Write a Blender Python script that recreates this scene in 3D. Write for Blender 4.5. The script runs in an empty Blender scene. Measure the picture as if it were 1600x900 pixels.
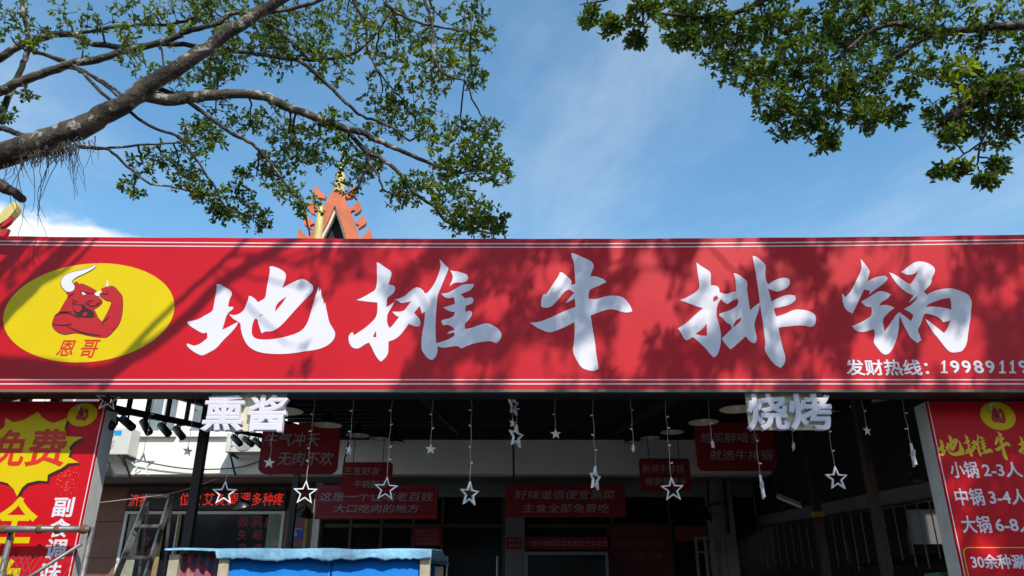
import bpy, bmesh, math, random
import numpy as np
from mathutils import Vector, Matrix, noise as mnoise

# ------------------------------------------------------------------ camera, world, sun, exposure
SC = bpy.context.scene
COL = SC.collection
R = math.radians
F = 1209.0; TH = R(23.0); CZ = 1.6            # focal length in photo pixels (1600 wide), tilt, eye height
cam_d = bpy.data.cameras.new('camera'); cam = bpy.data.objects.new('camera', cam_d); COL.objects.link(cam)
cam_d.sensor_width = 36.0; cam_d.lens = 36.0 * F / 1600.0; cam_d.clip_end = 5000; cam_d.clip_start = 0.05
cam.location = (0, 0, CZ); cam.rotation_euler = (math.pi / 2 + TH, 0, 0)
SC.camera = cam

SUN_EL = R(47.0); SUN_AZ = R(24.0)             # behind the camera, to the right
SUN = Vector((math.sin(SUN_AZ) * math.cos(SUN_EL), -math.cos(SUN_AZ) * math.cos(SUN_EL), math.sin(SUN_EL)))
sd = bpy.data.lights.new('sun', 'SUN'); sd.energy = 3.5; sd.angle = R(0.53); sd.color = (1.0, 0.95, 0.88)
so = bpy.data.objects.new('sun', sd); COL.objects.link(so)
so.rotation_euler = (-SUN).to_track_quat('-Z', 'Y').to_euler(); so.location = (4, -8, 14)

W = bpy.data.worlds.new('World'); SC.world = W; W.use_nodes = True
nt = W.node_tree; N = nt.nodes; L = nt.links
bg = N['Background']; bg.inputs[1].default_value = 0.15
sky = N.new('ShaderNodeTexSky'); sky.sky_type = 'NISHITA'; sky.sun_disc = False
sky.sun_elevation = SUN_EL; sky.sun_rotation = math.pi - SUN_AZ
sky.altitude = 0; sky.air_density = 1.15; sky.dust_density = 0.0; sky.ozone_density = 4.0
tc = N.new('ShaderNodeTexCoord')
sep = N.new('ShaderNodeSeparateXYZ'); L.new(tc.outputs['Generated'], sep.inputs[0])
def wm(op, a, b=None, c=None, clamp=False):
    n = N.new('ShaderNodeMath'); n.operation = op; n.use_clamp = clamp
    for i, v in enumerate((a, b, c)):
        if v is None: continue
        if isinstance(v, (int, float)): n.inputs[i].default_value = v
        else: L.new(v, n.inputs[i])
    return n.outputs[0]
zc = wm('MAXIMUM', sep.outputs[2], 0.04)
comb = N.new('ShaderNodeCombineXYZ')
L.new(wm('DIVIDE', sep.outputs[0], zc), comb.inputs[0]); L.new(wm('DIVIDE', sep.outputs[1], zc), comb.inputs[1])
# thin high wisps on a flat layer
n1 = N.new('ShaderNodeTexNoise'); n1.inputs['Scale'].default_value = 1.15; n1.inputs['Detail'].default_value = 7
n1.inputs['Roughness'].default_value = 0.62; n1.inputs['Distortion'].default_value = 0.35
mp1 = N.new('ShaderNodeMapping'); mp1.inputs['Rotation'].default_value = (0, 0, 0.5); mp1.inputs['Scale'].default_value = (1.0, 0.62, 1)
mp1.inputs['Location'].default_value = (2.3, 0.4, 0)
L.new(comb.outputs[0], mp1.inputs[0]); L.new(mp1.outputs[0], n1.inputs['Vector'])
r1 = N.new('ShaderNodeMapRange'); r1.inputs[1].default_value = 0.40; r1.inputs[2].default_value = 0.85
r1.inputs[3].default_value = 0.0; r1.inputs[4].default_value = 0.50; r1.interpolation_type = 'SMOOTHSTEP'
L.new(n1.outputs['Fac'], r1.inputs[0])
# heaped clouds lower down, all the way round
n2 = N.new('ShaderNodeTexNoise'); n2.inputs['Scale'].default_value = 3.1; n2.inputs['Detail'].default_value = 9
n2.inputs['Roughness'].default_value = 0.56
mp2 = N.new('ShaderNodeMapping'); mp2.inputs['Location'].default_value = (30.14, 15.62, 0.55); mp2.inputs['Scale'].default_value = (1, 1, 1.5)
L.new(tc.outputs['Generated'], mp2.inputs[0]); L.new(mp2.outputs[0], n2.inputs['Vector'])
low = N.new('ShaderNodeMapRange'); low.inputs[1].default_value = 0.36; low.inputs[2].default_value = 0.44
low.inputs[3].default_value = 0.13; low.inputs[4].default_value = -0.20
L.new(sep.outputs[2], low.inputs[0])
r2 = N.new('ShaderNodeMapRange'); r2.inputs[1].default_value = 0.52; r2.inputs[2].default_value = 0.62
r2.inputs[3].default_value = 0.0; r2.inputs[4].default_value = 1.0; r2.interpolation_type = 'SMOOTHSTEP'
L.new(wm('ADD', n2.outputs['Fac'], low.outputs[0]), r2.inputs[0])
mx1 = N.new('ShaderNodeMixRGB'); mx1.inputs[2].default_value = (3.7, 4.3, 4.9, 1)
tint = N.new('ShaderNodeMixRGB'); tint.blend_type = 'MULTIPLY'; tint.inputs[0].default_value = 1.0; tint.inputs[2].default_value = (0.78, 1.05, 1.02, 1)
L.new(sky.outputs[0], tint.inputs[1])
L.new(r1.outputs[0], mx1.inputs[0]); L.new(tint.outputs[0], mx1.inputs[1])
mx2 = N.new('ShaderNodeMixRGB'); mx2.inputs[2].default_value = (5.6, 5.7, 5.8, 1)
L.new(r2.outputs[0], mx2.inputs[0]); L.new(mx1.outputs[0], mx2.inputs[1])
L.new(mx2.outputs[0], bg.inputs[0])

vs = SC.view_settings
vs.view_transform = 'Standard'; vs.look = 'None'; vs.gamma = 1.0; vs.exposure = 0.45; vs.use_curve_mapping = False
SC.cycles.max_bounces = 8; SC.cycles.diffuse_bounces = 4; SC.cycles.use_adaptive_sampling = False

# ------------------------------------------------------------------ helpers
def at(px, py, D):
    """point at depth y = D seen at photo pixel (px, py)"""
    u = (px - 800) / F; v = (450 - py) / F
    y = math.cos(TH) - v * math.sin(TH); z = math.sin(TH) + v * math.cos(TH); s = D / y
    return Vector((u * s, D, CZ + z * s))
def pxm(px, py, D):
    """metres per photo pixel there"""
    p = at(px, py, D); return (p.y * math.cos(TH) + (p.z - CZ) * math.sin(TH)) / F

MATS = {}
def mat(name, col, rough=0.6, var=0.12, scale=6.0, bump=0.0, bscale=30.0, metal=0.0, spec=0.5, emit=None, estr=0.0, dirt=0.0):
    if name in MATS: return MATS[name]
    m = bpy.data.materials.new(name); m.use_nodes = True; MATS[name] = m
    nd = m.node_tree.nodes; lk = m.node_tree.links; b = nd['Principled BSDF']
    b.inputs['Roughness'].default_value = rough; b.inputs['Metallic'].default_value = metal
    b.inputs['Specular IOR Level'].default_value = spec
    t = nd.new('ShaderNodeTexCoord'); no = nd.new('ShaderNodeTexNoise')
    no.inputs['Scale'].default_value = scale; no.inputs['Detail'].default_value = 6; no.inputs['Roughness'].default_value = 0.62
    lk.new(t.outputs['Object'], no.inputs['Vector'])
    mx = nd.new('ShaderNodeMixRGB')
    c = Vector(col[:3])
    mx.inputs[1].default_value = (*(c * (1 - var)), 1)
    mx.inputs[2].default_value = (*[min(1, x * (1 + var)) for x in c], 1)
    rp = nd.new('ShaderNodeMapRange'); rp.inputs[1].default_value = 0.3; rp.inputs[2].default_value = 0.7
    lk.new(no.outputs['Fac'], rp.inputs[0]); lk.new(rp.outputs[0], mx.inputs[0])
    outc = mx.outputs[0]
    if dirt > 0:
        n3 = nd.new('ShaderNodeTexNoise'); n3.inputs['Scale'].default_value = scale * 0.35; n3.inputs['Detail'].default_value = 8
        n3.inputs['Roughness'].default_value = 0.7
        lk.new(t.outputs['Object'], n3.inputs['Vector'])
        r3 = nd.new('ShaderNodeMapRange'); r3.inputs[1].default_value = 0.52; r3.inputs[2].default_value = 0.75
        r3.inputs[4].default_value = dirt; lk.new(n3.outputs['Fac'], r3.inputs[0])
        m3 = nd.new('ShaderNodeMixRGB'); m3.inputs[2].default_value = (0.07, 0.055, 0.04, 1)
        lk.new(r3.outputs[0], m3.inputs[0]); lk.new(outc, m3.inputs[1]); outc = m3.outputs[0]
    lk.new(outc, b.inputs['Base Color'])
    rr = nd.new('ShaderNodeMapRange'); rr.inputs[3].default_value = max(0.02, rough - 0.08); rr.inputs[4].default_value = min(1, rough + 0.1)
    lk.new(no.outputs['Fac'], rr.inputs[0]); lk.new(rr.outputs[0], b.inputs['Roughness'])
    if bump > 0:
        nb = nd.new('ShaderNodeTexNoise'); nb.inputs['Scale'].default_value = bscale; nb.inputs['Detail'].default_value = 5
        lk.new(t.outputs['Object'], nb.inputs['Vector'])
        bp = nd.new('ShaderNodeBump'); bp.inputs['Strength'].default_value = bump; bp.inputs['Distance'].default_value = 0.02
        lk.new(nb.outputs['Fac'], bp.inputs['Height']); lk.new(bp.outputs[0], b.inputs['Normal'])
    if emit:
        b.inputs['Emission Color'].default_value = (*emit, 1); b.inputs['Emission Strength'].default_value = estr
    return m

def tag(o, label=None, cat=None, group=None, kind=None):
    if label: o['label'] = label
    if cat: o['category'] = cat
    if group: o['group'] = group
    if kind: o['kind'] = kind
    return o
def thing(name, loc, label, cat, group=None):
    o = bpy.data.objects.new(name, None); COL.objects.link(o); o.location = loc; o.empty_display_size = 0.1
    return tag(o, label, cat, group)
def origin(o):
    v = Vector((0, 0, 0))
    while o is not None:
        v += o.location; o = o.parent
    return v
def mesh(name, verts, faces, m, parent=None, smooth=False, loc=None):
    """verts in world space; stored relative to the parent (parents are never rotated while building)"""
    base = origin(parent) if parent else (Vector(loc) if loc is not None else Vector((0, 0, 0)))
    me = bpy.data.meshes.new(name)
    me.from_pydata([tuple(Vector(v) - base) for v in verts], [], faces); me.update()
    if m: me.materials.append(m)
    if smooth: me.polygons.foreach_set('use_smooth', [True] * len(me.polygons))
    o = bpy.data.objects.new(name, me); COL.objects.link(o)
    if parent: o.parent = parent
    elif loc is not None: o.location = loc
    return o
class B:
    """collects shapes, builds one mesh object"""
    def __init__(s): s.v = []; s.f = []
    def add(s, v, f):
        n = len(s.v); s.v += [Vector(p) for p in v]; s.f += [tuple(i + n for i in q) for q in f]; return s
    def box(s, x0, x1, y0, y1, z0, z1, bev=0.0):
        x0, x1 = sorted((x0, x1)); y0, y1 = sorted((y0, y1)); z0, z1 = sorted((z0, z1))
        if bev <= 0:
            v = [(x, y, z) for z in (z0, z1) for y in (y0, y1) for x in (x0, x1)]
            return s.add(v, [(0, 2, 3, 1), (4, 5, 7, 6), (0, 1, 5, 4), (2, 6, 7, 3), (0, 4, 6, 2), (1, 3, 7, 5)])
        bm = bmesh.new(); bmesh.ops.create_cube(bm, size=1)
        for q in bm.verts: q.co = Vector(((x0 + x1) / 2 + q.co.x * (x1 - x0), (y0 + y1) / 2 + q.co.y * (y1 - y0), (z0 + z1) / 2 + q.co.z * (z1 - z0)))
        bmesh.ops.bevel(bm, geom=bm.edges[:], offset=bev, segments=2, affect='EDGES', profile=0.7)
        bm.verts.index_update()
        s.add([q.co.copy() for q in bm.verts], [tuple(q.index for q in f.verts) for f in bm.faces]); bm.free(); return s
    def tube(s, pts, rad, n=8, cap=True):
        pts = [Vector(p) for p in pts]; k = len(pts)
        if not hasattr(rad, '__len__'): rad = [rad] * k
        d0 = (pts[1] - pts[0]).normalized()
        u = d0.orthogonal().normalized(); v = []; f = []
        for i in range(k):
            d = (pts[min(i + 1, k - 1)] - pts[max(i - 1, 0)]).normalized()
            u = (u - d * u.dot(d)); u = u.normalized() if u.length > 1e-6 else d.orthogonal().normalized()
            w = d.cross(u)
            for j in range(n):
                a = 2 * math.pi * j / n
                v.append(pts[i] + (u * math.cos(a) + w * math.sin(a)) * rad[i])
        for i in range(k - 1):
            for j in range(n):
                f.append((i * n + j, i * n + (j + 1) % n, (i + 1) * n + (j + 1) % n, (i + 1) * n + j))
        if cap: f += [tuple(reversed(range(n))), tuple((k - 1) * n + j for j in range(n))]
        return s.add(v, f)
    def bar(s, a, b, w, h=None):
        """rectangular bar from a to b"""
        a = Vector(a); b = Vector(b); h = h or w; d = (b - a).normalized()
        u = d.cross(Vector((0, 0, 1))); u = u.normalized() if u.length > 1e-4 else Vector((1, 0, 0)); t = u.cross(d)
        v = [p + u * sx * w / 2 + t * sz * h / 2 for p in (a, b) for sx, sz in ((-1, -1), (1, -1), (1, 1), (-1, 1))]
        return s.add(v, [(3, 2, 1, 0), (4, 5, 6, 7), (0, 1, 5, 4), (1, 2, 6, 5), (2, 3, 7, 6), (3, 0, 4, 7)])
    def lathe(s, c, prof, n=24, axis=None):
        c = Vector(c); v = []; f = []; q = Vector((0, 0, 1)).rotation_difference(Vector(axis)) if axis is not None else None
        for r_, z_ in prof:
            for j in range(n):
                a = 2 * math.pi * j / n; p = Vector((r_ * math.cos(a), r_ * math.sin(a), z_))
                v.append(c + (q @ p if q else p))
        for i in range(len(prof) - 1):
            for j in range(n):
                f.append((i * n + j, i * n + (j + 1) % n, (i + 1) * n + (j + 1) % n, (i + 1) * n + j))
        return s.add(v, f)
    def build(s, name, m, parent=None, smooth=False, loc=None):
        return mesh(name, s.v, s.f, m, parent, smooth, loc)

def eval_curve(c):
    o = bpy.data.objects.new('tmp', c); COL.objects.link(o)
    dg = bpy.context.evaluated_depsgraph_get(); dg.update()
    me = bpy.data.meshes.new_from_object(o.evaluated_get(dg))
    v = [q.co.copy() for q in me.vertices]; f = [tuple(p.vertices) for p in me.polygons]
    bpy.data.objects.remove(o); bpy.data.curves.remove(c); bpy.data.meshes.remove(me)
    return v, f
def extrude2d(name, loops, Y, thick, m, parent=None, loc=None, bevel=0.0):
    """filled outline (first loop plus holes) given as (X, Z); front face at y = Y, thickness going back"""
    c = bpy.data.curves.new('c', 'CURVE'); c.dimensions = '2D'; c.fill_mode = 'BOTH'; c.extrude = thick / 2
    for lp in loops:
        sp = c.splines.new('POLY'); sp.points.add(len(lp) - 1); sp.use_cyclic_u = True
        for i, p in enumerate(lp): sp.points[i].co = (p[0], p[1], 0, 1)
    v, f = eval_curve(c)
    return mesh(name, [(q.x, Y + thick / 2 - q.z, q.y) for q in v], f, m, parent, loc=loc)
def smooth_loop(lp, it=1, keep=0.5):
    """corner cutting that keeps sharp tips"""
    for _ in range(it):
        out = []; n = len(lp)
        for i in range(n):
            a = Vector(lp[i - 1]); b = Vector(lp[i]); c = Vector(lp[(i + 1) % n])
            d1 = (b - a); d2 = (c - b)
            if d1.length > 1e-6 and d2.length > 1e-6 and d1.normalized().dot(d2.normalized()) < keep: out.append(tuple(b))
            else: out += [tuple(b.lerp(a, 0.25)), tuple(b.lerp(c, 0.25))]
        lp = out
    return lp
def px_loops(loops, ox, oy, sc, D):
    res = []
    for lp in loops:
        q = []
        for x, y in lp:
            p = at(ox + x / sc, oy + y / sc, D); q.append((p.x, p.z))
        res.append(smooth_loop(q, 2))
    return res
def text(name, s, box, Y, m, parent, thick=0.004, weight=0.012, shear=0.0):
    """lettering fitted to world box (X0, X1, Z0, Z1); flat glyph faces stand on a front at y = Y (thickness towards the viewer)"""
    c = bpy.data.curves.new('t', 'FONT'); c.body = s; c.resolution_u = 3; c.shear = shear
    c.extrude = 0.5; c.bevel_depth = weight; c.bevel_resolution = 0
    v, f = eval_curve(c)
    x0 = min(q.x for q in v); x1 = max(q.x for q in v); y0 = min(q.y for q in v); y1 = max(q.y for q in v)
    X0, X1, Z0, Z1 = box
    vv = [(X0 + (q.x - x0) / (x1 - x0) * (X1 - X0), Y - thick / 2 - q.z * thick, Z0 + (q.y - y0) / (y1 - y0) * (Z1 - Z0)) for q in v]
    return mesh(name, vv, f, m, parent)
def pbox(x0, y0, x1, y1, D):
    """world box (X0, X1, Z0, Z1) of a photo rectangle on the frontal plane y = D"""
    c = (y0 + y1) / 2
    return (at(x0, c, D).x, at(x1, c, D).x, at((x0 + x1) / 2, y1, D).z, at((x0 + x1) / 2, y0, D).z)
def rrect(X0, X1, Z0, Z1, r, n=6):
    o = []
    for cx, cz, a0 in ((X1 - r, Z0 + r, -90), (X1 - r, Z1 - r, 0), (X0 + r, Z1 - r, 90), (X0 + r, Z0 + r, 180)):
        for i in range(n + 1):
            a = R(a0 + 90 * i / n); o.append((cx + r * math.cos(a), cz + r * math.sin(a)))
    return o
def copy_tree(o, loc, parent=None):
    c = o.copy(); COL.objects.link(c); c.parent = parent
    if loc is not None: c.location = loc
    for ch in list(o.children): copy_tree(ch, None, c)
    return c
rnd = random.Random(7)

# ------------------------------------------------------------------ materials
M_red = mat('red_vinyl', (0.54, 0.001, 0.010), 0.44, 0.09, 1.1, bump=0.16, bscale=2.6, spec=0.33, dirt=0.05)
M_redp = mat('red_panel_vinyl', (0.56, 0.003, 0.011), 0.42, 0.06, 2.0, bump=0.05, bscale=3, spec=0.24)
M_white = mat('white_print', (0.74, 0.715, 0.77), 0.45, 0.02, 3)
M_yellow = mat('yellow_print', (0.70, 0.52, 0.0), 0.45, 0.03, 3, spec=0.25)
M_gold = mat('gold_print', (0.80, 0.52, 0.01), 0.45, 0.05, 3)
M_bull = mat('bull_red_print', (0.46, 0.006, 0.010), 0.45, 0.04, 6)
M_ink = mat('black_print', (0.030, 0.006, 0.006), 0.5, 0.1, 6)
M_scar = mat('scarlet_print', (0.66, 0.022, 0.006), 0.45, 0.03, 3)
M_alu = mat('dull_aluminium', (0.60, 0.61, 0.59), 0.45, 0.10, 9, metal=0.0, dirt=0.25)
M_steel = mat('black_painted_steel', (0.016, 0.016, 0.018), 0.5, 0.25, 14)
M_galv = mat('galvanised_tube', (0.22, 0.21, 0.20), 0.5, 0.25, 20, metal=0.6, bump=0.1, dirt=0.4)
M_rust = mat('rusty_steel', (0.16, 0.07, 0.03), 0.85, 0.4, 30, bump=0.3)
M_plaster = mat('white_plaster', (0.88, 0.85, 0.77), 0.85, 0.05, 1.6, bump=0.08, bscale=25, dirt=0.10)
M_brown = mat('brown_wall_tile', (0.22, 0.095, 0.06), 0.55, 0.18, 5, bump=0.05)
M_conc = mat('grey_concrete', (0.24, 0.235, 0.22), 0.9, 0.12, 3, bump=0.15)
M_asph = mat('asphalt', (0.055, 0.055, 0.057), 0.9, 0.2, 12, bump=0.2, bscale=120)
M_pave = mat('concrete_paving', (0.10, 0.097, 0.09), 0.9, 0.15, 3, bump=0.15, bscale=40, dirt=0.2)
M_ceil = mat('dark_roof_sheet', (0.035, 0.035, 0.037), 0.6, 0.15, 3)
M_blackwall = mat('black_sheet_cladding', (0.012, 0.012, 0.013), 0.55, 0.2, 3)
M_glass = mat('dark_window_glass', (0.010, 0.014, 0.016), 0.10, 0.3, 1.5, spec=0.3)
M_pane = mat('pale_window_glass', (0.16, 0.20, 0.22), 0.08, 0.3, 3, spec=0.7)
M_alw = mat('white_window_frame', (0.70, 0.70, 0.68), 0.45, 0.05, 8)
M_bronze = mat('brown_door_frame', (0.07, 0.055, 0.035), 0.45, 0.15, 8)
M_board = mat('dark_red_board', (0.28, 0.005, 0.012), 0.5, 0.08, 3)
M_bletter = mat('grey_white_lettering', (0.42, 0.37, 0.41), 0.5, 0.04, 6)
M_plastic = mat('white_plastic', (0.82, 0.80, 0.78), 0.35, 0.03, 10)
M_shade = mat('black_enamel', (0.012, 0.012, 0.012), 0.35, 0.1, 8)
M_cream = mat('cream_enamel', (0.62, 0.52, 0.36), 0.5, 0.06, 8)
M_ac = mat('air_conditioner_paint', (0.62, 0.61, 0.55), 0.5, 0.04, 5, dirt=0.12)
M_badge = mat('blue_badge', (0.01, 0.30, 0.62), 0.4, 0.03, 5)
M_plate = mat('blue_number_plate', (0.015, 0.05, 0.30), 0.4, 0.05, 5)
M_cable = mat('black_cable', (0.012, 0.012, 0.012), 0.6, 0.1, 5)

# ------------------------------------------------------------------ the setting: ground
tag(B().add([(-300, -300, 0), (300, -300, 0), (300, 300, 0), (-300, 300, 0)], [(0, 1, 2, 3)]).build('ground', M_asph), kind='structure')
pv = tag(B().box(-14, 14, 2.6, 14.0, 0.004, 0.13, 0.01).build('pavement', M_pave), kind='structure')

# ------------------------------------------------------------------ shop sign
D0 = 6.0
SX0, SX1 = -5.3, 5.3
SZ0, SZ1 = at(800, 609, D0).z, at(800, 373.2, D0).z
sign = thing('shop_sign', (0, D0, SZ0), 'long red shop sign with five white brush characters above the entrance', 'sign')
def rise(x): return (0.040 if x > 0 else 0.026) * (x / 4.4) ** 2
fv = []; ff = []; nf = 48
for i in range(nf + 1):
    x = SX0 + (SX1 - SX0) * i / nf
    wob = 0.0015 * math.sin(i * 1.7) + 0.001 * math.sin(i * 0.61)
    for y in (D0, D0 + 0.03):
        for z in (SZ0 + wob, SZ1 + rise(x) + wob): fv.append((x, y, z))
for i in range(nf):
    a = 4 * i; b = a + 4
    ff += [(a, b, b + 1, a + 1), (a + 2, a + 3, b + 3, b + 2), (a + 1, b + 1, b + 3, a + 3), (a, a + 2, b + 2, b)]
ff += [(0, 1, 3, 2), (4 * nf, 4 * nf + 2, 4 * nf + 3, 4 * nf + 1)]
mesh('face', fv, ff, M_red, sign)
fr = B()
fr.box(SX0, SX1, D0 + 0.032, D0 + 0.30, SZ0 + 0.002, SZ0 + 0.05).box(SX0, SX1, D0 + 0.032, D0 + 0.30, SZ1 - 0.05, SZ1 - 0.002)
fr.build('frame', M_steel, sign)
B().box(SX0, SX1, D0 - 0.010, D0 + 0.031, SZ0 - 0.020, SZ0 - 0.001).build('bottom_trim', mat('dull_brown_grey_trim', (0.16, 0.14, 0.12), 0.6), sign)
B().box(SX0, SX1, D0 + 0.27, D0 + 0.298, SZ0 + 0.053, SZ1 - 0.053).build('back_sheet', M_steel, sign)
for py in (381.0, 386.5, 593.5, 600.0):
    z = at(800, py, D0).z
    sv = []; sf_ = []
    for i in range(nf + 1):
        x = SX0 + (SX1 - SX0) * i / nf; zz = z + (rise(x) if py < 500 else 0.0)
        sv += [(x, D0 - 0.002, zz - 0.0052), (x, D0 - 0.002, zz + 0.0052)]
    mesh('stripe', sv, [(2 * i, 2 * i + 2, 2 * i + 3, 2 * i + 1) for i in range(nf)], mat('pinkish_white_stripe', (0.78, 0.60, 0.62), 0.45, 0.02, 3), sign)

G = {}
G['di'] = (280, 380, 4.092, [
 [[(240,262),(262,262),(300,287),(330,302),(341,328),(322,356),(316,385),(313,407),(346,408),(344,424),(318,440),(300,468),(288,515),(275,553),(300,545),(345,520),(378,503),(365,535),(320,585),(290,612),(262,645),(235,675),(190,700),(150,720),(125,712),(85,690),(52,660),(48,648),(58,642),(85,655),(110,655),(150,635),(185,602),(178,596),(182,585),(175,570),(155,580),(110,555),(70,530),(52,510),(55,500),(80,498),(120,490),(170,460),(215,436),(222,400),(232,340),(242,290)]],
 [[(320,455),(350,462),(380,456),(415,430),(425,400),(445,355),(445,338),(465,340),(498,368),(500,380),(550,355),(556,320),(565,260),(582,180),(578,152),(592,146),(640,162),(675,185),(684,205),(678,240),(658,288),(700,265),(740,245),(775,230),(800,228),(850,265),(858,285),(855,310),(820,345),(790,375),(740,430),(700,475),(650,530),(605,560),(575,567),(555,563),(527,577),(518,550),(505,510),(503,490),(490,482),(480,488),(468,520),(463,560),(466,590),(490,612),(540,618),(600,615),(680,600),(760,575),(800,545),(825,500),(840,450),(860,380),(875,330),(885,300),(892,275),(897,312),(905,290),(910,340),(922,362),(926,392),(935,378),(940,420),(945,440),(960,510),(980,540),(998,570),(995,605),(970,640),(920,670),(860,685),(800,692),(740,703),(660,710),(580,708),(510,698),(460,675),(430,645),(405,595),(395,550),(393,515),(375,500),(345,485)],
  [(688,343),(650,365),(620,395),(612,440),(640,410),(670,370)], [(510,465),(535,452),(522,468)]]])
G['tan'] = (530, 380, 4.093, [
 [[(240,122),(260,130),(300,160),(332,178),(335,200),(322,240),(315,265),(350,272),(360,285),(355,310),(330,335),(305,350),(303,400),(300,410),(320,400),(355,375),(330,420),(310,450),(305,480),(308,520),(325,545),(355,510),(385,470),(372,470),(345,448),(342,438),(380,440),(415,435),(440,400),(462,372),(430,378),(395,385),(380,370),(352,362),(385,355),(425,335),(455,305),(490,282),(515,285),(540,305),(545,320),(560,322),(590,290),(620,240),(645,170),(650,140),(642,108),(655,112),(675,140),(700,160),(690,190),(670,235),(640,310),(630,330),(622,400),(618,480),(615,560),(620,640),(660,630),(700,615),(740,590),(735,572),(690,582),(700,565),(740,555),(735,545),(700,520),(665,525),(652,500),(665,490),(710,480),(735,465),(740,440),(700,435),(665,412),(700,402),(740,388),(735,345),(700,355),(670,345),(652,322),(690,322),(730,300),(780,268),(820,262),(860,262),(862,275),(835,305),(800,318),(775,325),(805,355),(840,345),(858,355),(858,378),(840,392),(810,400),(805,440),(835,430),(850,440),(848,460),(830,490),(800,515),(805,550),(840,545),(890,525),(950,510),(990,530),(1020,550),(1042,585),(1030,620),(1005,640),(970,625),(920,630),(860,642),(820,655),(780,675),(760,655),(700,665),(660,670),(630,660),(628,700),(615,730),(595,748),(565,738),(545,710),(525,680),(525,620),(535,560),(545,500),(550,440),(528,450),(515,400),(500,420),(480,445),(490,458),(515,485),(522,510),(515,530),(490,535),(465,525),(445,515),(420,550),(385,595),(350,618),(315,630),(315,700),(300,730),(268,758),(250,745),(225,705),(210,670),(190,635),(160,650),(120,678),(80,668),(60,630),(60,590),(85,568),(95,590),(150,555),(200,515),(245,465),(245,380),(180,375),(112,365),(150,348),(200,320),(240,295),(243,200)],
  [(234,560),(215,600),(238,602)]],
 [[(708,175),(760,182),(815,198),(828,220),(815,245),(780,255),(740,250),(705,275),(725,235),(728,205)]]])
G['niu'] = (810, 380, 4.09, [
 [[(337,62),(360,68),(410,90),(465,115),(486,145),(465,190),(458,215),(480,210),(520,220),(550,235),(562,250),(520,270),(480,285),(450,300),(447,355),(500,360),(550,340),(600,335),(650,338),(690,365),(715,400),(728,435),(700,445),(660,440),(620,425),(580,422),(530,435),(462,462),(468,510),(478,570),(490,640),(498,720),(510,780),(512,805),(480,818),(440,812),(400,795),(370,745),(345,690),(355,640),(360,560),(358,505),(300,535),(240,560),(200,573),(150,555),(110,535),(75,510),(130,505),(200,480),(270,445),(330,420),(365,408),(360,355),(300,385),(330,345),(358,318),(325,295),(300,305),(275,330),(265,350),(240,375),(210,408),(160,415),(142,400),(148,345),(165,325),(175,330),(220,265),(260,205),(265,185),(285,190),(325,225),(342,245),(335,268),(365,260),(358,180),(355,115),(340,90)]]])
G['pai'] = (1040, 380, 4.092, [
 [[(197,125),(230,150),(275,175),(290,195),(288,240),(290,270),(325,272),(342,285),(345,315),(385,328),(420,315),(450,308),(448,260),(445,220),(433,195),(450,192),(500,225),(522,245),(520,300),(530,370),(540,430),(565,405),(605,378),(598,420),(580,470),(565,520),(575,570),(583,605),(575,638),(555,640),(530,620),(512,595),(480,625),(440,660),(415,680),(385,650),(358,610),(380,590),(410,560),(425,545),(412,515),(390,510),(365,480),(340,460),(350,448),(385,440),(430,420),(465,395),(462,355),(430,365),(395,390),(375,380),(352,358),(345,370),(330,395),(322,450),(335,500),(348,545),(355,600),(350,660),(330,720),(305,730),(280,705),(255,670),(210,630),(175,600),(135,622),(115,610),(100,575),(78,545),(130,515),(180,465),(240,415),(205,408),(150,385),(92,365),(140,345),(190,315),(217,290),(215,245),(205,200)],
  [(302,348),(322,334),(338,350),(328,365),(305,376)], [(262,515),(235,550),(190,580),(225,592),(265,592)], [(485,475),(450,490),(432,528),(430,540),(450,525),(480,500)]],
 [[(555,82),(580,85),(620,120),(642,145),(635,190),(640,240),(655,265),(690,240),(740,222),(780,222),(797,240),(790,270),(770,290),(720,312),(690,305),(655,290),(665,330),(675,375),(720,350),(780,328),(825,335),(835,360),(810,385),(760,405),(690,418),(705,470),(760,455),(820,425),(870,425),(920,435),(955,455),(962,490),(955,525),(930,538),(880,525),(820,528),(720,540),(730,590),(745,660),(770,740),(755,780),(735,797),(700,780),(665,740),(630,680),(640,640),(630,580),(620,500),(605,400),(590,280),(575,180)]]])
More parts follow.
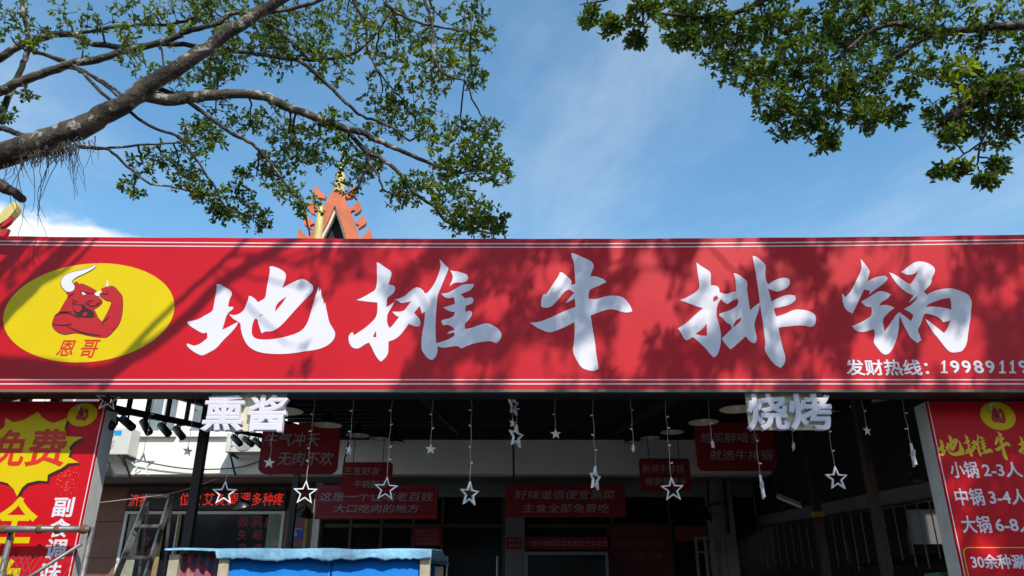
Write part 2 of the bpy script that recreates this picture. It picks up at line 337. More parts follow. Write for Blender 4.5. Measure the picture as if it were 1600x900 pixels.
G['guo'] = (1300, 380, 4.09, [
 [[(182,102),(200,120),(230,160),(242,180),(230,220),(225,245),(260,225),(310,210),(340,208),(355,225),(340,250),(300,280),(260,308),(235,330),(245,305),(205,295),(180,345),(155,400),(130,450),(100,435),(78,410),(65,360),(65,320),(85,345),(120,310),(150,250),(180,190),(190,150)]],
 [[(185,375),(230,350),(280,315),(310,305),(350,315),(375,330),(355,355),(315,375),(300,400),(350,392),(400,415),(370,435),(345,460),(320,490),(335,565),(375,510),(415,450),(435,440),(428,490),(425,560),(410,620),(385,680),(355,715),(320,708),(290,670),(262,635),(275,590),(270,550),(230,562),(180,570),(145,555),(128,530),(180,510),(230,480),(255,460),(252,410),(215,405)]],
 [[(365,188),(390,195),(430,220),(480,255),(500,262),(530,225),(552,175),(520,200),(480,205),(440,185),(480,155),(520,125),(560,115),(610,125),(655,155),(658,185),(635,225),(635,255),(605,290),(585,310),(605,330),(650,305),(710,292),(770,288),(830,310),(875,330),(893,375),(888,420),(885,480),(870,560),(862,640),(835,690),(800,698),(755,700),(720,665),(680,610),(640,565),(595,485),(620,500),(670,540),(715,575),(735,550),(757,495),(710,505),(690,480),(650,460),(600,450),(585,455),(570,510),(545,555),(560,590),(570,620),(545,638),(505,610),(480,565),(455,520),(432,462),(436,448),(470,470),(505,500),(520,460),(495,440),(460,420),(500,400),(540,360),(550,335),(520,360),(490,380),(520,335),(480,318),(430,280),(390,230)],
  [(600,408),(640,405),(700,410),(762,425),(762,380),(755,350),(710,355),(650,375),(615,390)]]])
GW = {k: [px_loops(p, ox, oy, sc, D0) for p in parts] for k, (ox, oy, sc, parts) in G.items()}
def join_loops(name, polys, Y, thick, m, parent):
    vv = []; ff = []
    for loops in polys:
        c = bpy.data.curves.new('c', 'CURVE'); c.dimensions = '2D'; c.fill_mode = 'BOTH'; c.extrude = thick / 2
        for lp in loops:
            sp = c.splines.new('POLY'); sp.points.add(len(lp) - 1); sp.use_cyclic_u = True
            for i, p in enumerate(lp): sp.points[i].co = (p[0], p[1], 0, 1)
        v, f = eval_curve(c); n = len(vv)
        vv += [(q.x, Y + thick / 2 - q.z, q.y) for q in v]; ff += [tuple(i + n for i in q) for q in f]
    return mesh(name, vv, ff, m, parent)
for k in ('di', 'tan', 'niu', 'pai', 'guo'):
    join_loops('brush_character', GW[k], D0 - 0.003, 0.006, M_white, sign)

def emblem(parent, cx, cz, a, b, Y, full=True):
    """yellow oval with the red flexing bull; a, b = half axes"""
    el = [(cx + a * math.cos(t * math.pi / 32), cz + b * math.sin(t * math.pi / 32)) for t in range(64)]
    ov = extrude2d('emblem_oval', [el], Y - 0.003, 0.003, M_yellow, parent)
    e0 = at(139.5, 486.5, D0); ea = at(272, 486.5, D0).x - e0.x; eb = at(139.5, 411.5, D0).z - e0.z
    def loops(l): return [smooth_loop([(cx + (at(60 + x / 5.294, 400 + y / 5.294, D0).x - e0.x) / ea * a, cz + (at(60 + x / 5.294, 400 + y / 5.294, D0).z - e0.z) / eb * b) for x, y in l], 1)]
    k = b / eb
    def grow(l, d):
        c = Vector((sum(p[0] for p in l) / len(l), sum(p[1] for p in l) / len(l))); out = []
        n = len(l)
        for i in range(n):
            t = Vector(l[(i + 1) % n]) - Vector(l[i - 1]); nn = Vector((t.y, -t.x)); nn = nn.normalized() if nn.length else nn
            out.append(tuple(Vector(l[i]) + nn * d))
        return out
    body = [(300,222),(320,215),(335,235),(360,230),(420,255),(480,290),(488,300),(470,318),(500,345),(530,365),(525,395),(490,425),(460,440),(480,480),(495,515),(530,545),(545,520),(580,460),(605,400),(605,375),(570,370),(530,345),(508,325),(528,300),(525,270),(560,262),(600,250),(630,255),(660,290),(695,330),(700,400),(690,500),(670,560),(640,600),(580,665),(540,672),(440,660),(320,630),(270,640),(210,648),(150,620),(118,580),(120,540),(140,490),(175,465),(200,420),(240,350),(260,340),(245,318),(232,308),(260,300),(300,280),(305,260)]
    horn = [(240,298),(205,270),(188,230),(195,190),(230,155),(300,130),(380,115),(440,95),(485,68),(470,100),(400,140),(330,170),(290,195),(278,220),(300,240),(305,265),(290,290),(265,298)]
    extrude2d('bull_outline', loops(grow(body, 4)), Y - 0.0045, 0.002, M_ink, ov)
    extrude2d('bull_figure', loops(body), Y - 0.0060, 0.002, M_bull, ov)
    extrude2d('bull_horn', loops(grow(horn, 4)), Y - 0.0066, 0.002, M_ink, ov)
    extrude2d('bull_horn', loops(horn), Y - 0.0078, 0.002, M_white, ov)
    extrude2d('bull_chest', loops([(280,380),(330,400),(375,400),(400,430),(450,445),(470,490),(465,510),(400,510),(330,505),(300,470),(285,430)]), Y - 0.0075, 0.002, M_ink, ov)
    extrude2d('bull_muscle', loops([(285,405),(350,405),(365,430),(350,460),(320,465),(290,440)]), Y - 0.0090, 0.002, M_bull, ov)
    extrude2d('bull_muscle', loops([(370,480),(395,462),(412,475),(395,495),(375,500)]), Y - 0.0090, 0.002, M_bull, ov)
    extrude2d('small_horn', loops([(466,315),(480,300),(505,292),(530,293),(525,305),(508,312),(508,332),(490,335)]), Y - 0.0082, 0.002, M_white, ov)
    extrude2d('small_horn', loops([(562,252),(568,225),(575,195),(581,230),(580,256)]), Y - 0.0082, 0.002, M_white, ov)
    if not full: return ov
    extrude2d('bull_eye', loops([(360,298),(382,302),(398,320),(372,324)]), Y - 0.0086, 0.002, M_white, ov)
    lines = [[(345,290),(385,300),(420,312),(470,305)], [(140,490),(200,470),(260,472),(310,495),(345,520)], [(120,558),(170,572),(235,572),(280,560)],
             [(235,572),(280,600),(360,630),(430,645),(520,655)], [(530,545),(560,530),(590,500)], [(530,545),(545,580)], [(385,410),(400,385),(430,370),(460,372)],
             [(405,400),(440,420),(490,405),(525,380)], [(525,305),(550,320),(575,310),(578,285)], [(620,610),(640,590)], [(240,345),(262,330),(300,310)], [(280,355),(300,375),(330,380)],
             [(175,465),(215,460),(280,462)]]
    for ln in lines:
        s = []
        n = len(ln)
        for sgn in (1, -1):
            rng = range(n) if sgn == 1 else range(n - 1, -1, -1)
            for i in rng:
                t = Vector(ln[min(i + 1, n - 1)]) - Vector(ln[max(i - 1, 0)]); nn = Vector((-t.y, t.x)).normalized()
                wd = 4.0 if 0 < i < n - 1 else 1.2
                s.append(tuple(Vector(ln[i]) + nn * wd * sgn))
        extrude2d('bull_line', loops(s), Y - 0.0094, 0.002, M_ink, ov)
    for x, y in ((420, 398), (495, 392)):
        extrude2d('bull_line', loops([(x + 9 * math.cos(t), y + 7 * math.sin(t)) for t in [i * math.pi / 4 for i in range(8)]]), Y - 0.0094, 0.002, M_ink, ov)
    return ov
ec = at(139.5, 487, D0)
ov = emblem(sign, ec.x, ec.z, at(272, 487, D0).x - ec.x, at(139.5, 411.5, D0).z - ec.z, D0)
text('emblem_lettering', '恩', pbox(90, 532, 117, 556, D0), D0 - 0.003, M_scar, ov, 0.003, 0.006, 0.18)
text('emblem_lettering', '哥', pbox(127, 531, 155, 559, D0), D0 - 0.003, M_scar, ov, 0.003, 0.006, 0.18)
text('hotline_lettering', '发财热线：', pbox(1321, 562, 1450, 587, D0), D0, M_white, sign, 0.004, 0.018)
for ch, a_, b_ in (('1', 1470, 1479.5), ('9', 1485, 1499), ('9', 1503, 1517), ('8', 1521, 1536), ('9', 1540, 1554), ('1', 1561, 1570.5), ('1', 1577, 1586.5), ('9', 1592, 1606)):
    if ch == '1':
        q = [(a_ + 0.5, 567.5), (a_ + 4.2, 563.5), (a_ + 6.6, 563.5), (a_ + 6.6, 580.8), (a_ + 10.2, 580.8), (a_ + 10.2, 583.5), (a_ - 0.2, 583.5), (a_ - 0.2, 580.8), (a_ + 3.4, 580.8), (a_ + 3.4, 567.8), (a_ + 1.2, 570.0)]
        extrude2d('hotline_digit', [[(at(x, y, D0).x, at(x, y, D0).z) for x, y in q]], D0 - 0.004, 0.004, M_white, sign)
    else: text('hotline_digit', ch, pbox(a_, 563.5, b_, 583.5, D0), D0, M_white, sign, 0.004, 0.020)

# ------------------------------------------------------------------ raised letter boards under the sign
M_acry = mat('cream_acrylic_sheet', (0.66, 0.60, 0.42), 0.35, 0.12, 4, dirt=0.3)
M_lface = mat('letter_face', (0.70, 0.66, 0.71), 0.4, 0.03, 5)
M_lside = mat('letter_side_foam', (0.72, 0.55, 0.50), 0.6, 0.05, 5)
def letter_board(name, plate, chars, label, Dp):
    b = pbox(*plate, Dp + 0.06)
    t = thing(name, ((b[0] + b[1]) / 2, Dp + 0.06, b[2]), label, 'sign')
    B().box(b[0], b[1], Dp + 0.055, Dp + 0.062, b[2], SZ0 + 0.02).build('backing_sheet', M_acry, t)
    for ch, bx in chars:
        bb = pbox(*bx, Dp)
        text('raised_letter', ch, bb, Dp + 0.056, M_lface, t, 0.052, 0.026)
    for sx in (0.15, 0.85):
        x = b[0] + (b[1] - b[0]) * sx
        B().tube([(x, Dp + 0.052, b[2] + 0.10), (x, Dp + 0.0555, b[2] + 0.10)], 0.010, 8).build('screw', M_steel, t)
    return t
letter_board('raised_letter_board', (327, 613, 446, 674), (('熏', (316, 617, 381, 673)), ('酱', (387, 616, 448, 674))), 'raised white two-character letter board hung under the sign beside the black post', 6.02)
letter_board('raised_letter_board', (1167, 613, 1288, 672), (('烧', (1167, 614, 1232, 672)), ('烤', (1233, 614, 1301, 672))), 'bluish white raised two-character letter board hung under the right half of the sign', 6.02)

# ------------------------------------------------------------------ side panels
DP = 6.35
def side_panel(name, xa, xb, zt, label):
    t = thing(name, ((xa + xb) / 2, DP + 0.15, 0.13), label, 'sign')
    B().box(xa, xb, DP, DP + 0.02, 0.6, zt).build('face', M_redp, t)
    e = B()
    for x0, x1 in ((xa - 0.002, xa + 0.03), (xb - 0.03, xb + 0.002)):
        e.box(x0, x1, DP + 0.0215, DP + 0.21, 0.6, zt)
    e.box(xa + 0.031, xb - 0.031, DP + 0.0215, DP + 0.21, zt - 0.03, zt - 0.001).box(xa + 0.031, xb - 0.031, DP + 0.0215, DP + 0.21, 0.601, 0.63)
    e.build('frame', M_alu, t)
    for x in (xa + 0.012, xb - 0.012): B().box(x - 0.003, x + 0.003, DP - 0.002, DP + 0.001, 0.6, zt).build('border_line', M_white, t)
    for x in (xa + 0.2, xb - 0.2): B().box(x - 0.03, x + 0.03, DP + 0.12, DP + 0.18, 0.13, 0.6).build('leg', M_steel, t)
    return t
zt = at(168, 627, DP).z
pl = side_panel('menu_panel', -5.35, -3.40, zt, 'red upright panel with a yellow starburst at the left end of the sign')
pr = side_panel('menu_panel', 3.476, 5.40, zt, 'red upright price panel with yellow brush title at the right end of the sign')
def ploop(pts, D, it=0): 
    q = [(at(x, y, D).x, at(x, y, D).z) for x, y in pts]
    return smooth_loop(q, it) if it else q
burst = [(0,673),(8,666),(9,653),(21,660),(36,657),(47,651),(60,643),(66,652),(75,658),(84,661),(96,657),(107,652),(103,662),(101,671),(105,676),(105,682),(130,683),(116,691),(108,700),(111,705),(107,714),(123,723),(107,724),(96,732),(89,735),(75,742),(74,752),(60,751),(43,755),(35,762),(27,776),(22,765),(12,755),(0,752),(-25,750),(-45,738),(-75,733),(-52,714),(-70,692),(-45,686),(-38,664),(-15,672)]
extrude2d('starburst_shadow', [ploop([(x + 3, y + 4) for x, y in burst], DP)], DP - 0.002, 0.002, M_ink, pl)
extrude2d('starburst', [ploop(burst, DP)], DP - 0.004, 0.002, M_yellow, pl)
text('lettering', '免', pbox(-8, 671, 41, 729, DP), DP - 0.004, M_scar, pl, 0.002, 0.022)
text('lettering', '费', pbox(44, 670, 105, 729, DP), DP - 0.004, M_scar, pl, 0.002, 0.022)
text('lettering', '全', pbox(-10, 776, 58, 849, DP), DP, M_yellow, pl, 0.003, 0.028)
text('lettering', '免', pbox(-32, 868, 34, 945, DP), DP, M_yellow, pl, 0.003, 0.028)
for ch, bx in (('副', (83,777,115,808)), ('食', (78,810,109,840)), ('调', (71,842,103,874)), ('味', (64,878,96,910))):
    text('lettering', ch, pbox(*bx, DP), DP, M_white, pl, 0.003, 0.022)
# pepper flakes printed on the panel
fl = B(); r2_ = random.Random(3)
for i in range(70):
    x = r2_.gauss(104, 9); y = r2_.gauss(752, 16); p = at(x, y, DP); s = r2_.uniform(0.002, 0.006)
    fl.add([(p.x - s, DP - 0.0015, p.z), (p.x, DP - 0.0015, p.z - s), (p.x + s, DP - 0.0015, p.z), (p.x, DP - 0.0015, p.z + s)], [(0, 1, 2, 3)])
tag(fl.build('pepper_flakes_print', mat('pepper_print', (0.75, 0.16, 0.08), 0.5), pl), kind='stuff')
c1 = at(129, 648, DP); emblem(pl, c1.x, c1.z, at(152, 648, DP).x - c1.x, at(129, 630, DP).z - c1.z, DP, False)
c2 = at(1559, 650, DP); emblem(pr, c2.x, c2.z, at(1586, 650, DP).x - c2.x, at(1559, 628, DP).z - c2.z, DP, False)
def place_glyph(k, box, Y, m, parent):
    pts = [p for poly in GW[k] for lp in poly for p in lp]
    x0 = min(p[0] for p in pts); x1 = max(p[0] for p in pts); z0 = min(p[1] for p in pts); z1 = max(p[1] for p in pts)
    X0, X1, Z0, Z1 = box
    polys = [[[(X0 + (p[0] - x0) / (x1 - x0) * (X1 - X0), Z0 + (p[1] - z0) / (z1 - z0) * (Z1 - Z0)) for p in lp] for lp in poly] for poly in GW[k]]
    return join_loops('brush_character', polys, Y - 0.003, 0.003, m, parent)
for k, bx in (('di', (1463,680,1506,713)), ('tan', (1504,678,1549,714)), ('niu', (1552,674,1579,719)), ('pai', (1589,679,1632,717)), ('guo', (1638,676,1682,714))):
    place_glyph(k, pbox(*bx, DP), DP, M_gold, pr)
text('lettering', '小锅', pbox(1484,721,1528,747, DP), DP, M_white, pr, 0.003, 0.016)
text('lettering', '2-3人', pbox(1535,722,1596,746, DP), DP, M_white, pr, 0.003, 0.016)
text('lettering', '中锅', pbox(1492,763,1537,790, DP), DP, M_white, pr, 0.003, 0.016)
text('lettering', '3-4人', pbox(1545,764,1605,789, DP), DP, M_white, pr, 0.003, 0.016)
text('lettering', '大锅', pbox(1502,806,1548,833, DP), DP, M_white, pr, 0.003, 0.016)
text('lettering', '6-8人', pbox(1555,807,1618,832, DP), DP, M_white, pr, 0.003, 0.016)
text('lettering', '30余种涮菜', pbox(1517,866,1622,889, DP), DP, M_white, pr, 0.003, 0.018)
bb = pbox(1512, 855, 1700, 940, DP)
extrude2d('rounded_border', [rrect(bb[0], bb[1], bb[2], bb[3], 0.05), rrect(bb[0] + .006, bb[1] - .006, bb[2] + .006, bb[3] - .006, 0.045)], DP - 0.002, 0.002, M_gold, pr)
print('SIGN DONE')

# ------------------------------------------------------------------ canopy roof and posts
RX0, RX1 = -3.36, 4.26
def roof_z(y): return 3.50 + 0.150 * (y - 6.3)
roof = thing('canopy_roof', (0, 6.4, 0.13), 'dark lean-to canopy roof between the sign and the white wall', 'roof')
rb = B(); v = []; f = []; nx = 120
for i in range(nx + 1):
    x = RX0 + (RX1 - RX0) * i / nx
    zo = 0.018 * (1 if (i // 2) % 2 else -1)
    for y in (6.32, 12.998): v.append((x, y, roof_z(y) + 0.09 + zo))
for i in range(nx): f.append((2 * i, 2 * i + 1, 2 * i + 3, 2 * i + 2))
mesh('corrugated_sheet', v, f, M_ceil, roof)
for k in range(11):
    y = 6.5 + k * 0.62
    B().box(RX0, RX1, y - 0.025, y + 0.025, roof_z(y) + 0.005, roof_z(y) + 0.064).build('purlin', M_steel, roof)
for x in (RX0 + 0.04, -0.9, 1.7, RX1 - 0.04):
    B().bar((x, 6.34, roof_z(6.34) - 0.045), (x, 12.92, roof_z(12.92) - 0.045), 0.06, 0.09).build('rafter', M_steel, roof)
B().box(RX0, RX1, 6.31, 6.37, roof_z(6.34) - 0.19, roof_z(6.34) - 0.10).build('front_beam', M_steel, roof)
B().box(RX0, RX1, 12.93, 12.997, roof_z(12.93) - 0.16, roof_z(12.93) + 0.065).build('back_beam', M_steel, roof)

def post(px, py, D, r, m, label, ztop=None, name='canopy_post', collar=None):
    x = at(px, py, D).x; zt_ = ztop or roof_z(D) - 0.1
    t = thing(name, (x, D, 0.13), label, 'post')
    B().box(x - r, x + r, D - r, D + r, 0.15, zt_, 0.006).build('shaft', m, t)
    B().box(x - 2 * r, x + 2 * r, D - 2 * r, D + 2 * r, 0.131, 0.1495).build('base_plate', m, t)
    if collar:
        B().box(x - r * 1.3, x + r * 1.3, D - r * 1.3, D + r * 1.3, collar, collar + 0.06).build('collar', mat('ochre_paint', (0.35, 0.24, 0.04), 0.6), t)
    return t
M_pbrown = mat('brown_painted_steel', (0.045, 0.028, 0.018), 0.55, 0.2, 9)
post(325, 640, 7.0, 0.038, M_steel, 'black steel post below the raised letter board at the left')
post(1340, 640, 7.4, 0.040, M_pbrown, 'brown steel post right of the outlined star near the price panel')
post(1262, 700, 10.0, 0.045, M_pbrown, 'thin dark post with an ochre collar in front of the vertical bars', collar=at(1280, 808, 10.0).z)
post(462, 760, 12.6, 0.045, M_steel, 'black post between the LED shop window and the number plate', ztop=3.75)
# frame of the open strip at the left: two rails with uprights, running back from the sign
tr = thing('truss_beam', (RX0, 6.4, 3.1), 'black open truss beam carrying spotlights left of the canopy roof', 'beam')
za = at(177, 637, 6.4).z; xa_ = at(177, 637, 6.4).x - 0.03
def tz(y): return za + 0.150 * (y - 6.4)
B().bar((xa_, 6.36, tz(6.36)), (xa_, 8.6, tz(8.6)), 0.05, 0.055).build('lower_rail', M_steel, tr)
B().bar((xa_, 6.36, tz(6.36) + 0.24), (xa_, 8.6, tz(8.6) + 0.24), 0.05, 0.05).build('upper_rail', M_steel, tr)
for y in (6.45, 6.72, 7.08, 7.5, 7.95, 8.45):
    B().box(xa_ - 0.017, xa_ + 0.017, y - 0.017, y + 0.017, tz(y) + 0.028, tz(y) + 0.214).build('upright', M_steel, tr)
tr2 = thing('rail_beam', (xa_ + 0.1, 9, 3.3), 'short black rail carrying spotlights under the raised letters', 'beam')
pA, pB = at(352, 669, 9.3), at(422, 684, 10.6)
B().bar(pA, pB, 0.05, 0.05).build('rail', M_steel, tr2)
B().bar(pA + Vector((0, 0, 0.02)), pA + Vector((0, 0, roof_z(9.3) - pA.z + 0.02)), 0.03).build('hanger', M_steel, tr2)
B().bar(pB + Vector((0, 0, 0.02)), pB + Vector((0, 0, roof_z(10.6) - pB.z + 0.02)), 0.03).build('hanger', M_steel, tr2)
# struts behind the left panel top
st = thing('strut_frame', (-4.4, 6.6, 3.0), 'black strut frame seen above the left red panel', 'frame')
for xx in (-5.2, -4.75, -4.32, -4.05, -3.62): B().box(xx - 0.04, xx + 0.04, 6.70, 6.75, 3.15, 3.75).build('strut', M_steel, st)
B().bar((-4.72, 6.68, 3.29), (-4.05, 6.68, 3.47), 0.03).build('brace', M_steel, st)
B().box(-5.3, -3.5, 6.753, 6.80, 3.66, 3.74).build('top_rail', M_steel, st)
B().box(-5.3, -3.5, 6.753, 6.80, 3.16, 3.235).build('bottom_rail', M_steel, st)

def spot(px, py, D, ang, label, size=1.0):
    p = at(px, py, D); t = thing('spotlight', p + Vector((0, 0, 0.09 * size)), label, 'spotlight', 'track spotlights')
    d = Vector((math.sin(ang), -0.25, -math.cos(ang))).normalized()
    B().tube([p - d * 0.085 * size, p - d * 0.08 * size, p + d * 0.08 * size, p + d * 0.085 * size], [0.030 * size, 0.036 * size, 0.036 * size, 0.033 * size], 16).build('barrel', M_shade, t, True)
    B().tube([p, p + Vector((0, 0, 0.075 * size))], 0.009, 8).build('stem', M_shade, t)
    B().box(p.x - 0.03, p.x + 0.03, p.y - 0.03, p.y + 0.03, p.z + 0.075 * size, p.z + 0.125 * size).build('track_adapter', M_shade, t)
spot(199, 661, 6.75, 0.95, 'first black spotlight of the truss, next to the left red panel')
spot(228, 667, 7.1, 0.70, 'second black spotlight of the truss, counted from the left red panel')
spot(257, 671, 7.5, 0.85, 'third black spotlight of the truss, counted from the left red panel')
spot(280, 676, 7.95, 0.80, 'last black spotlight of the truss, nearest the black post')
spot(370, 688, 9.6, 0.85, 'left of three small spotlights under the raised white letters', 1.05)
spot(388, 690, 10.0, 0.95, 'middle of three small spotlights under the raised white letters', 1.05)
spot(403, 692, 10.3, 0.90, 'right of three small spotlights under the raised white letters', 1.05)
spot(168, 659, 6.5, 0.9, 'spotlight half hidden behind the edge of the left red panel')
def cable(name, pts, r, label, m=None):
    pp = []
    n = len(pts)
    for i in range(n - 1):
        p0, p1, p2, p3 = (Vector(pts[max(i - 1, 0)]), Vector(pts[i]), Vector(pts[i + 1]), Vector(pts[min(i + 2, n - 1)]))
        for k in range(6):
            t = k / 6.0
            pp.append(0.5 * ((2 * p1) + (p2 - p0) * t + (2 * p0 - 5 * p1 + 4 * p2 - p3) * t * t + (3 * p1 - p0 - 3 * p2 + p3) * t ** 3))
    pp.append(Vector(pts[-1]))
    o = B().tube(pp, r, 6).build(name, m or M_cable, None, True, loc=tuple(pts[0]))
    return tag(o, label, 'cable')
cable('cable', [at(175, 640, 6.55), at(190, 648, 6.6), at(215, 647, 6.9)], 0.008, 'black cable loop under the truss beam near the left panel')
cable('cable', [at(236, 613, 6.5), at(236, 630, 6.6), at(231, 642, 6.7)], 0.008, 'black cable bending down through the truss beam')

# ------------------------------------------------------------------ building behind
DW = 13.0
zw0 = at(800, 741, DW).z
bld = thing('shop_building', (0, DW, 0.13), 'white plastered shop building with brown ground floor behind the canopy', 'building')
# upper wall with three window openings at the left, built as butted slabs
wins = [(-6.28, -5.72, 4.52, 5.7), (-5.52, -4.70, 4.46, 5.7), (-4.62, -4.10, 4.46, 5.7), (-9.3, -8.3, 4.46, 5.7), (-8.05, -7.1, 4.46, 5.7)]
wb = B()
wb.box(-12, 9, DW, DW + 0.25, zw0, 4.46).box(-12, 9, DW, DW + 0.25, 5.7, 7.4)
xs = sorted(wins); edges = [-12.0]
for w in xs: edges += [w[0], w[1]]
edges.append(9.0)
for i in range(0, len(edges), 2): wb.box(edges[i], edges[i + 1], DW, DW + 0.25, 4.46, 5.7)
wb.build('wall', M_plaster, bld)
for w in wins:
    wf = B(); a, b_, z0, z1 = w[0], w[1], 4.462, w[3]
    for x0, x1 in ((a + .001, a + 0.05), (b_ - 0.05, b_ - .001)): wf.box(x0, x1, DW + 0.08, DW + 0.14, z0, z1)
    for z_ in (z0, z1 - 0.05): wf.box(a + 0.051, b_ - 0.051, DW + 0.08, DW + 0.14, z_ + .001, z_ + 0.049)
    mid = (a + b_) / 2; wf.box(mid - 0.02, mid + 0.02, DW + 0.085, DW + 0.135, z0 + 0.05, z1 - 0.05)
    wo = wf.build('window', M_alw, bld)
    B().box(a + 0.05, mid - 0.02, DW + 0.105, DW + 0.115, z0 + 0.05, z1 - 0.05).build('pane', M_pane, wo)
    B().box(mid + 0.02, b_ - 0.05, DW + 0.112, DW + 0.122, z0 + 0.05, z1 - 0.05).build('pane', M_pane, wo)
    B().box(a - 0.06, b_ + 0.06, DW - 0.07, DW - 0.001, z0 - 0.08, z0 - 0.01).build('sill', M_plaster, wo)
wo = [o for o in bld.children if o.name.startswith('window')][1]
M_curt = mat('blue_curtain', (0.05, 0.25, 0.55), 0.8, 0.5, 8)
B().box(-5.44, -5.2, DW + 0.15, DW + 0.17, 4.5, 5.65).build('curtain', M_curt, wo)
# soffit, recessed ground floor
B().box(-12, 9, DW + 0.251, DW + 1.25, zw0 + 0.02, zw0 + 0.16).build('soffit', M_conc, bld)
DB = 14.1
def lbox(x0, y0, x1, y1, D): return pbox(x0, y0, x1, y1, D)
# brown tiled ground floor: lintel and piers as individual tiles round the shop window
gx0, gx1 = at(192, 830, DB).x, at(443, 830, DB).x
gz1 = at(320, 799, DB).z; ledz = at(320, 766, DB).z
px_end = at(483, 800, DB).x
tile_mesh = {}
def tile(x0, x1, z0, z1, parent, m):
    k = (round(x1 - x0, 3), round(z1 - z0, 3), m.name)
    if k not in tile_mesh:
        o = B().box(-(x1 - x0) / 2 + 0.004, (x1 - x0) / 2 - 0.004, -0.012, 0.012, -(z1 - z0) / 2 + 0.004, (z1 - z0) / 2 - 0.004, 0.003).build('tile', m)
        tile_mesh[k] = o.data; bpy.data.objects.remove(o)
    o = bpy.data.objects.new('tile', tile_mesh[k]); COL.objects.link(o); o.parent = parent
    o.location = Vector(((x0 + x1) / 2, DB - 0.012, (z0 + z1) / 2)) - origin(parent)
bw = B().box(-12, gx0, DB + 0.003, DB + 0.3, 0.13, zw0 + 0.02).box(gx0, gx1, DB + 0.003, DB + 0.3, gz1, zw0 + 0.02).box(gx1, px_end, DB + 0.003, DB + 0.3, 0.13, zw0 + 0.02).build('brown_wall', mat('tile_grout', (0.09, 0.06, 0.045), 0.9), bld)
def tiles(x0, x1, z0, z1, w, h):
    nx_ = max(1, round((x1 - x0) / w)); nz_ = max(1, round((z1 - z0) / h))
    for i in range(nx_):
        for j in range(nz_):
            tile(x0 + (x1 - x0) * i / nx_, x0 + (x1 - x0) * (i + 1) / nx_, z0 + (z1 - z0) * j / nz_, z0 + (z1 - z0) * (j + 1) / nz_, bw, M_brown)
tiles(gx0 - 0.65 * 3, gx0, 0.13, zw0 - 0.04, 0.65, 0.6)
tiles(gx0, gx1, ledz - 0.03, zw0 - 0.04, 0.72, 0.5)
tiles(gx1, px_end, 0.13, zw0 - 0.04, 0.42, 0.5)
# shop window under the LED display
sw = thing('shop_window', ((gx0 + gx1) / 2, DB, 0.13), 'wide dark shop window in white frame below the red LED display', 'window')
wf = B()
wf.box(gx0, gx0 + 0.05, DB - 0.04, DB + 0.02, 0.9, gz1).box(gx1 - 0.05, gx1, DB - 0.04, DB + 0.02, 0.9, gz1)
wf.box(gx0 + 0.051, gx1 - 0.051, DB - 0.04, DB + 0.02, gz1 - 0.05, gz1).box(gx0 + 0.051, gx1 - 0.051, DB - 0.04, DB + 0.02, 0.9, 0.95)
for px in (278,): 
    x = at(px, 830, DB).x; wf.box(x - 0.03, x + 0.03, DB - 0.035, DB + 0.015, 0.951, gz1 - 0.051)
wf.build('frame', M_alw, sw)
B().box(gx0 + 0.05, gx1 - 0.05, DB - 0.012, DB - 0.004, 0.95, gz1 - 0.05).build('pane', M_glass, sw)
B().box(gx0, gx1, DB - 0.05, DB + 0.3, 0.13, 0.899).build('stall_riser', M_brown, sw)
for x0, x1, ys in ((at(248, 840, DB).x, at(256, 840, DB).x, 0), (at(276, 840, DB).x, at(281, 840, DB).x, 1)):
    B().box(x0, x1, DB - 0.055, DB - 0.042, 0.95, gz1 - 0.051).build('wooden_lath', mat('raw_wood', (0.26, 0.19, 0.08), 0.8, 0.2, 9), sw)
for (ch, bx) in (('理', (200, 835, 214, 850)), ('疗', (222, 838, 236, 852)), ('针', (210, 858, 228, 874)), ('灸', (228, 856, 244, 874)),
                 ('颈', (372, 808, 388, 824)), ('肩', (394, 806, 410, 824)), ('腰', (414, 808, 428, 824)), ('腿', (432, 806, 444, 822)), ('失', (372, 828, 386, 844)), ('眠', (396, 828, 410, 844)), ('痛', (418, 826, 434, 842)),
                 ('风', (372, 850, 386, 862)), ('湿', (396, 850, 410, 862)), ('病', (418, 848, 432, 862))):
    text('window_lettering', ch, pbox(*bx, DB), DB - 0.0125, mat('dull_red_film', (0.30, 0.012, 0.014), 0.5), sw, 0.002, 0.012)
cur = mat('pale_curtain', (0.28, 0.30, 0.22), 0.9, 0.3, 5)
cb = B()
for a, b_ in ((196, 216), (415, 440)):
    x0 = at(a, 850, DB).x; x1 = at(b_, 850, DB).x; n = 14
    vv = []
    for i in range(n + 1):
        x = x0 + (x1 - x0) * i / n; yy = DB - 0.022 + 0.006 * (i % 2)
        vv += [(x, yy, 0.96), (x, yy, gz1 - 0.055)]
    cb.add(vv, [(2 * i, 2 * i + 2, 2 * i + 3, 2 * i + 1) for i in range(n)])
cb.build('curtain', cur, sw)
# LED display
lb = pbox(197, 767, 447, 796, DB - 0.12)
led = thing('led_display', ((lb[0] + lb[1]) / 2, DB, lb[2]), 'black LED display strip with glowing red running characters', 'display')
B().box(lb[0], lb[1], DB - 0.12, DB - 0.026, lb[2], lb[3], 0.01).build('housing', M_steel, led)
M_led = mat('lit_red_led', (0.3, 0.01, 0.005), 0.5, emit=(1.0, 0.035, 0.02), estr=2.2)
nd = M_led.node_tree.nodes; lk = M_led.node_tree.links
t_ = nd.new('ShaderNodeTexCoord'); s_ = nd.new('ShaderNodeSeparateXYZ'); lk.new(t_.outputs['Object'], s_.inputs[0])
def mm(op, a, b=None):
    n = nd.new('ShaderNodeMath'); n.operation = op
    for i, q in enumerate((a, b)):
        if q is None: continue
        if isinstance(q, (int, float)): n.inputs[i].default_value = q
        else: lk.new(q, n.inputs[i])
    return n.outputs[0]
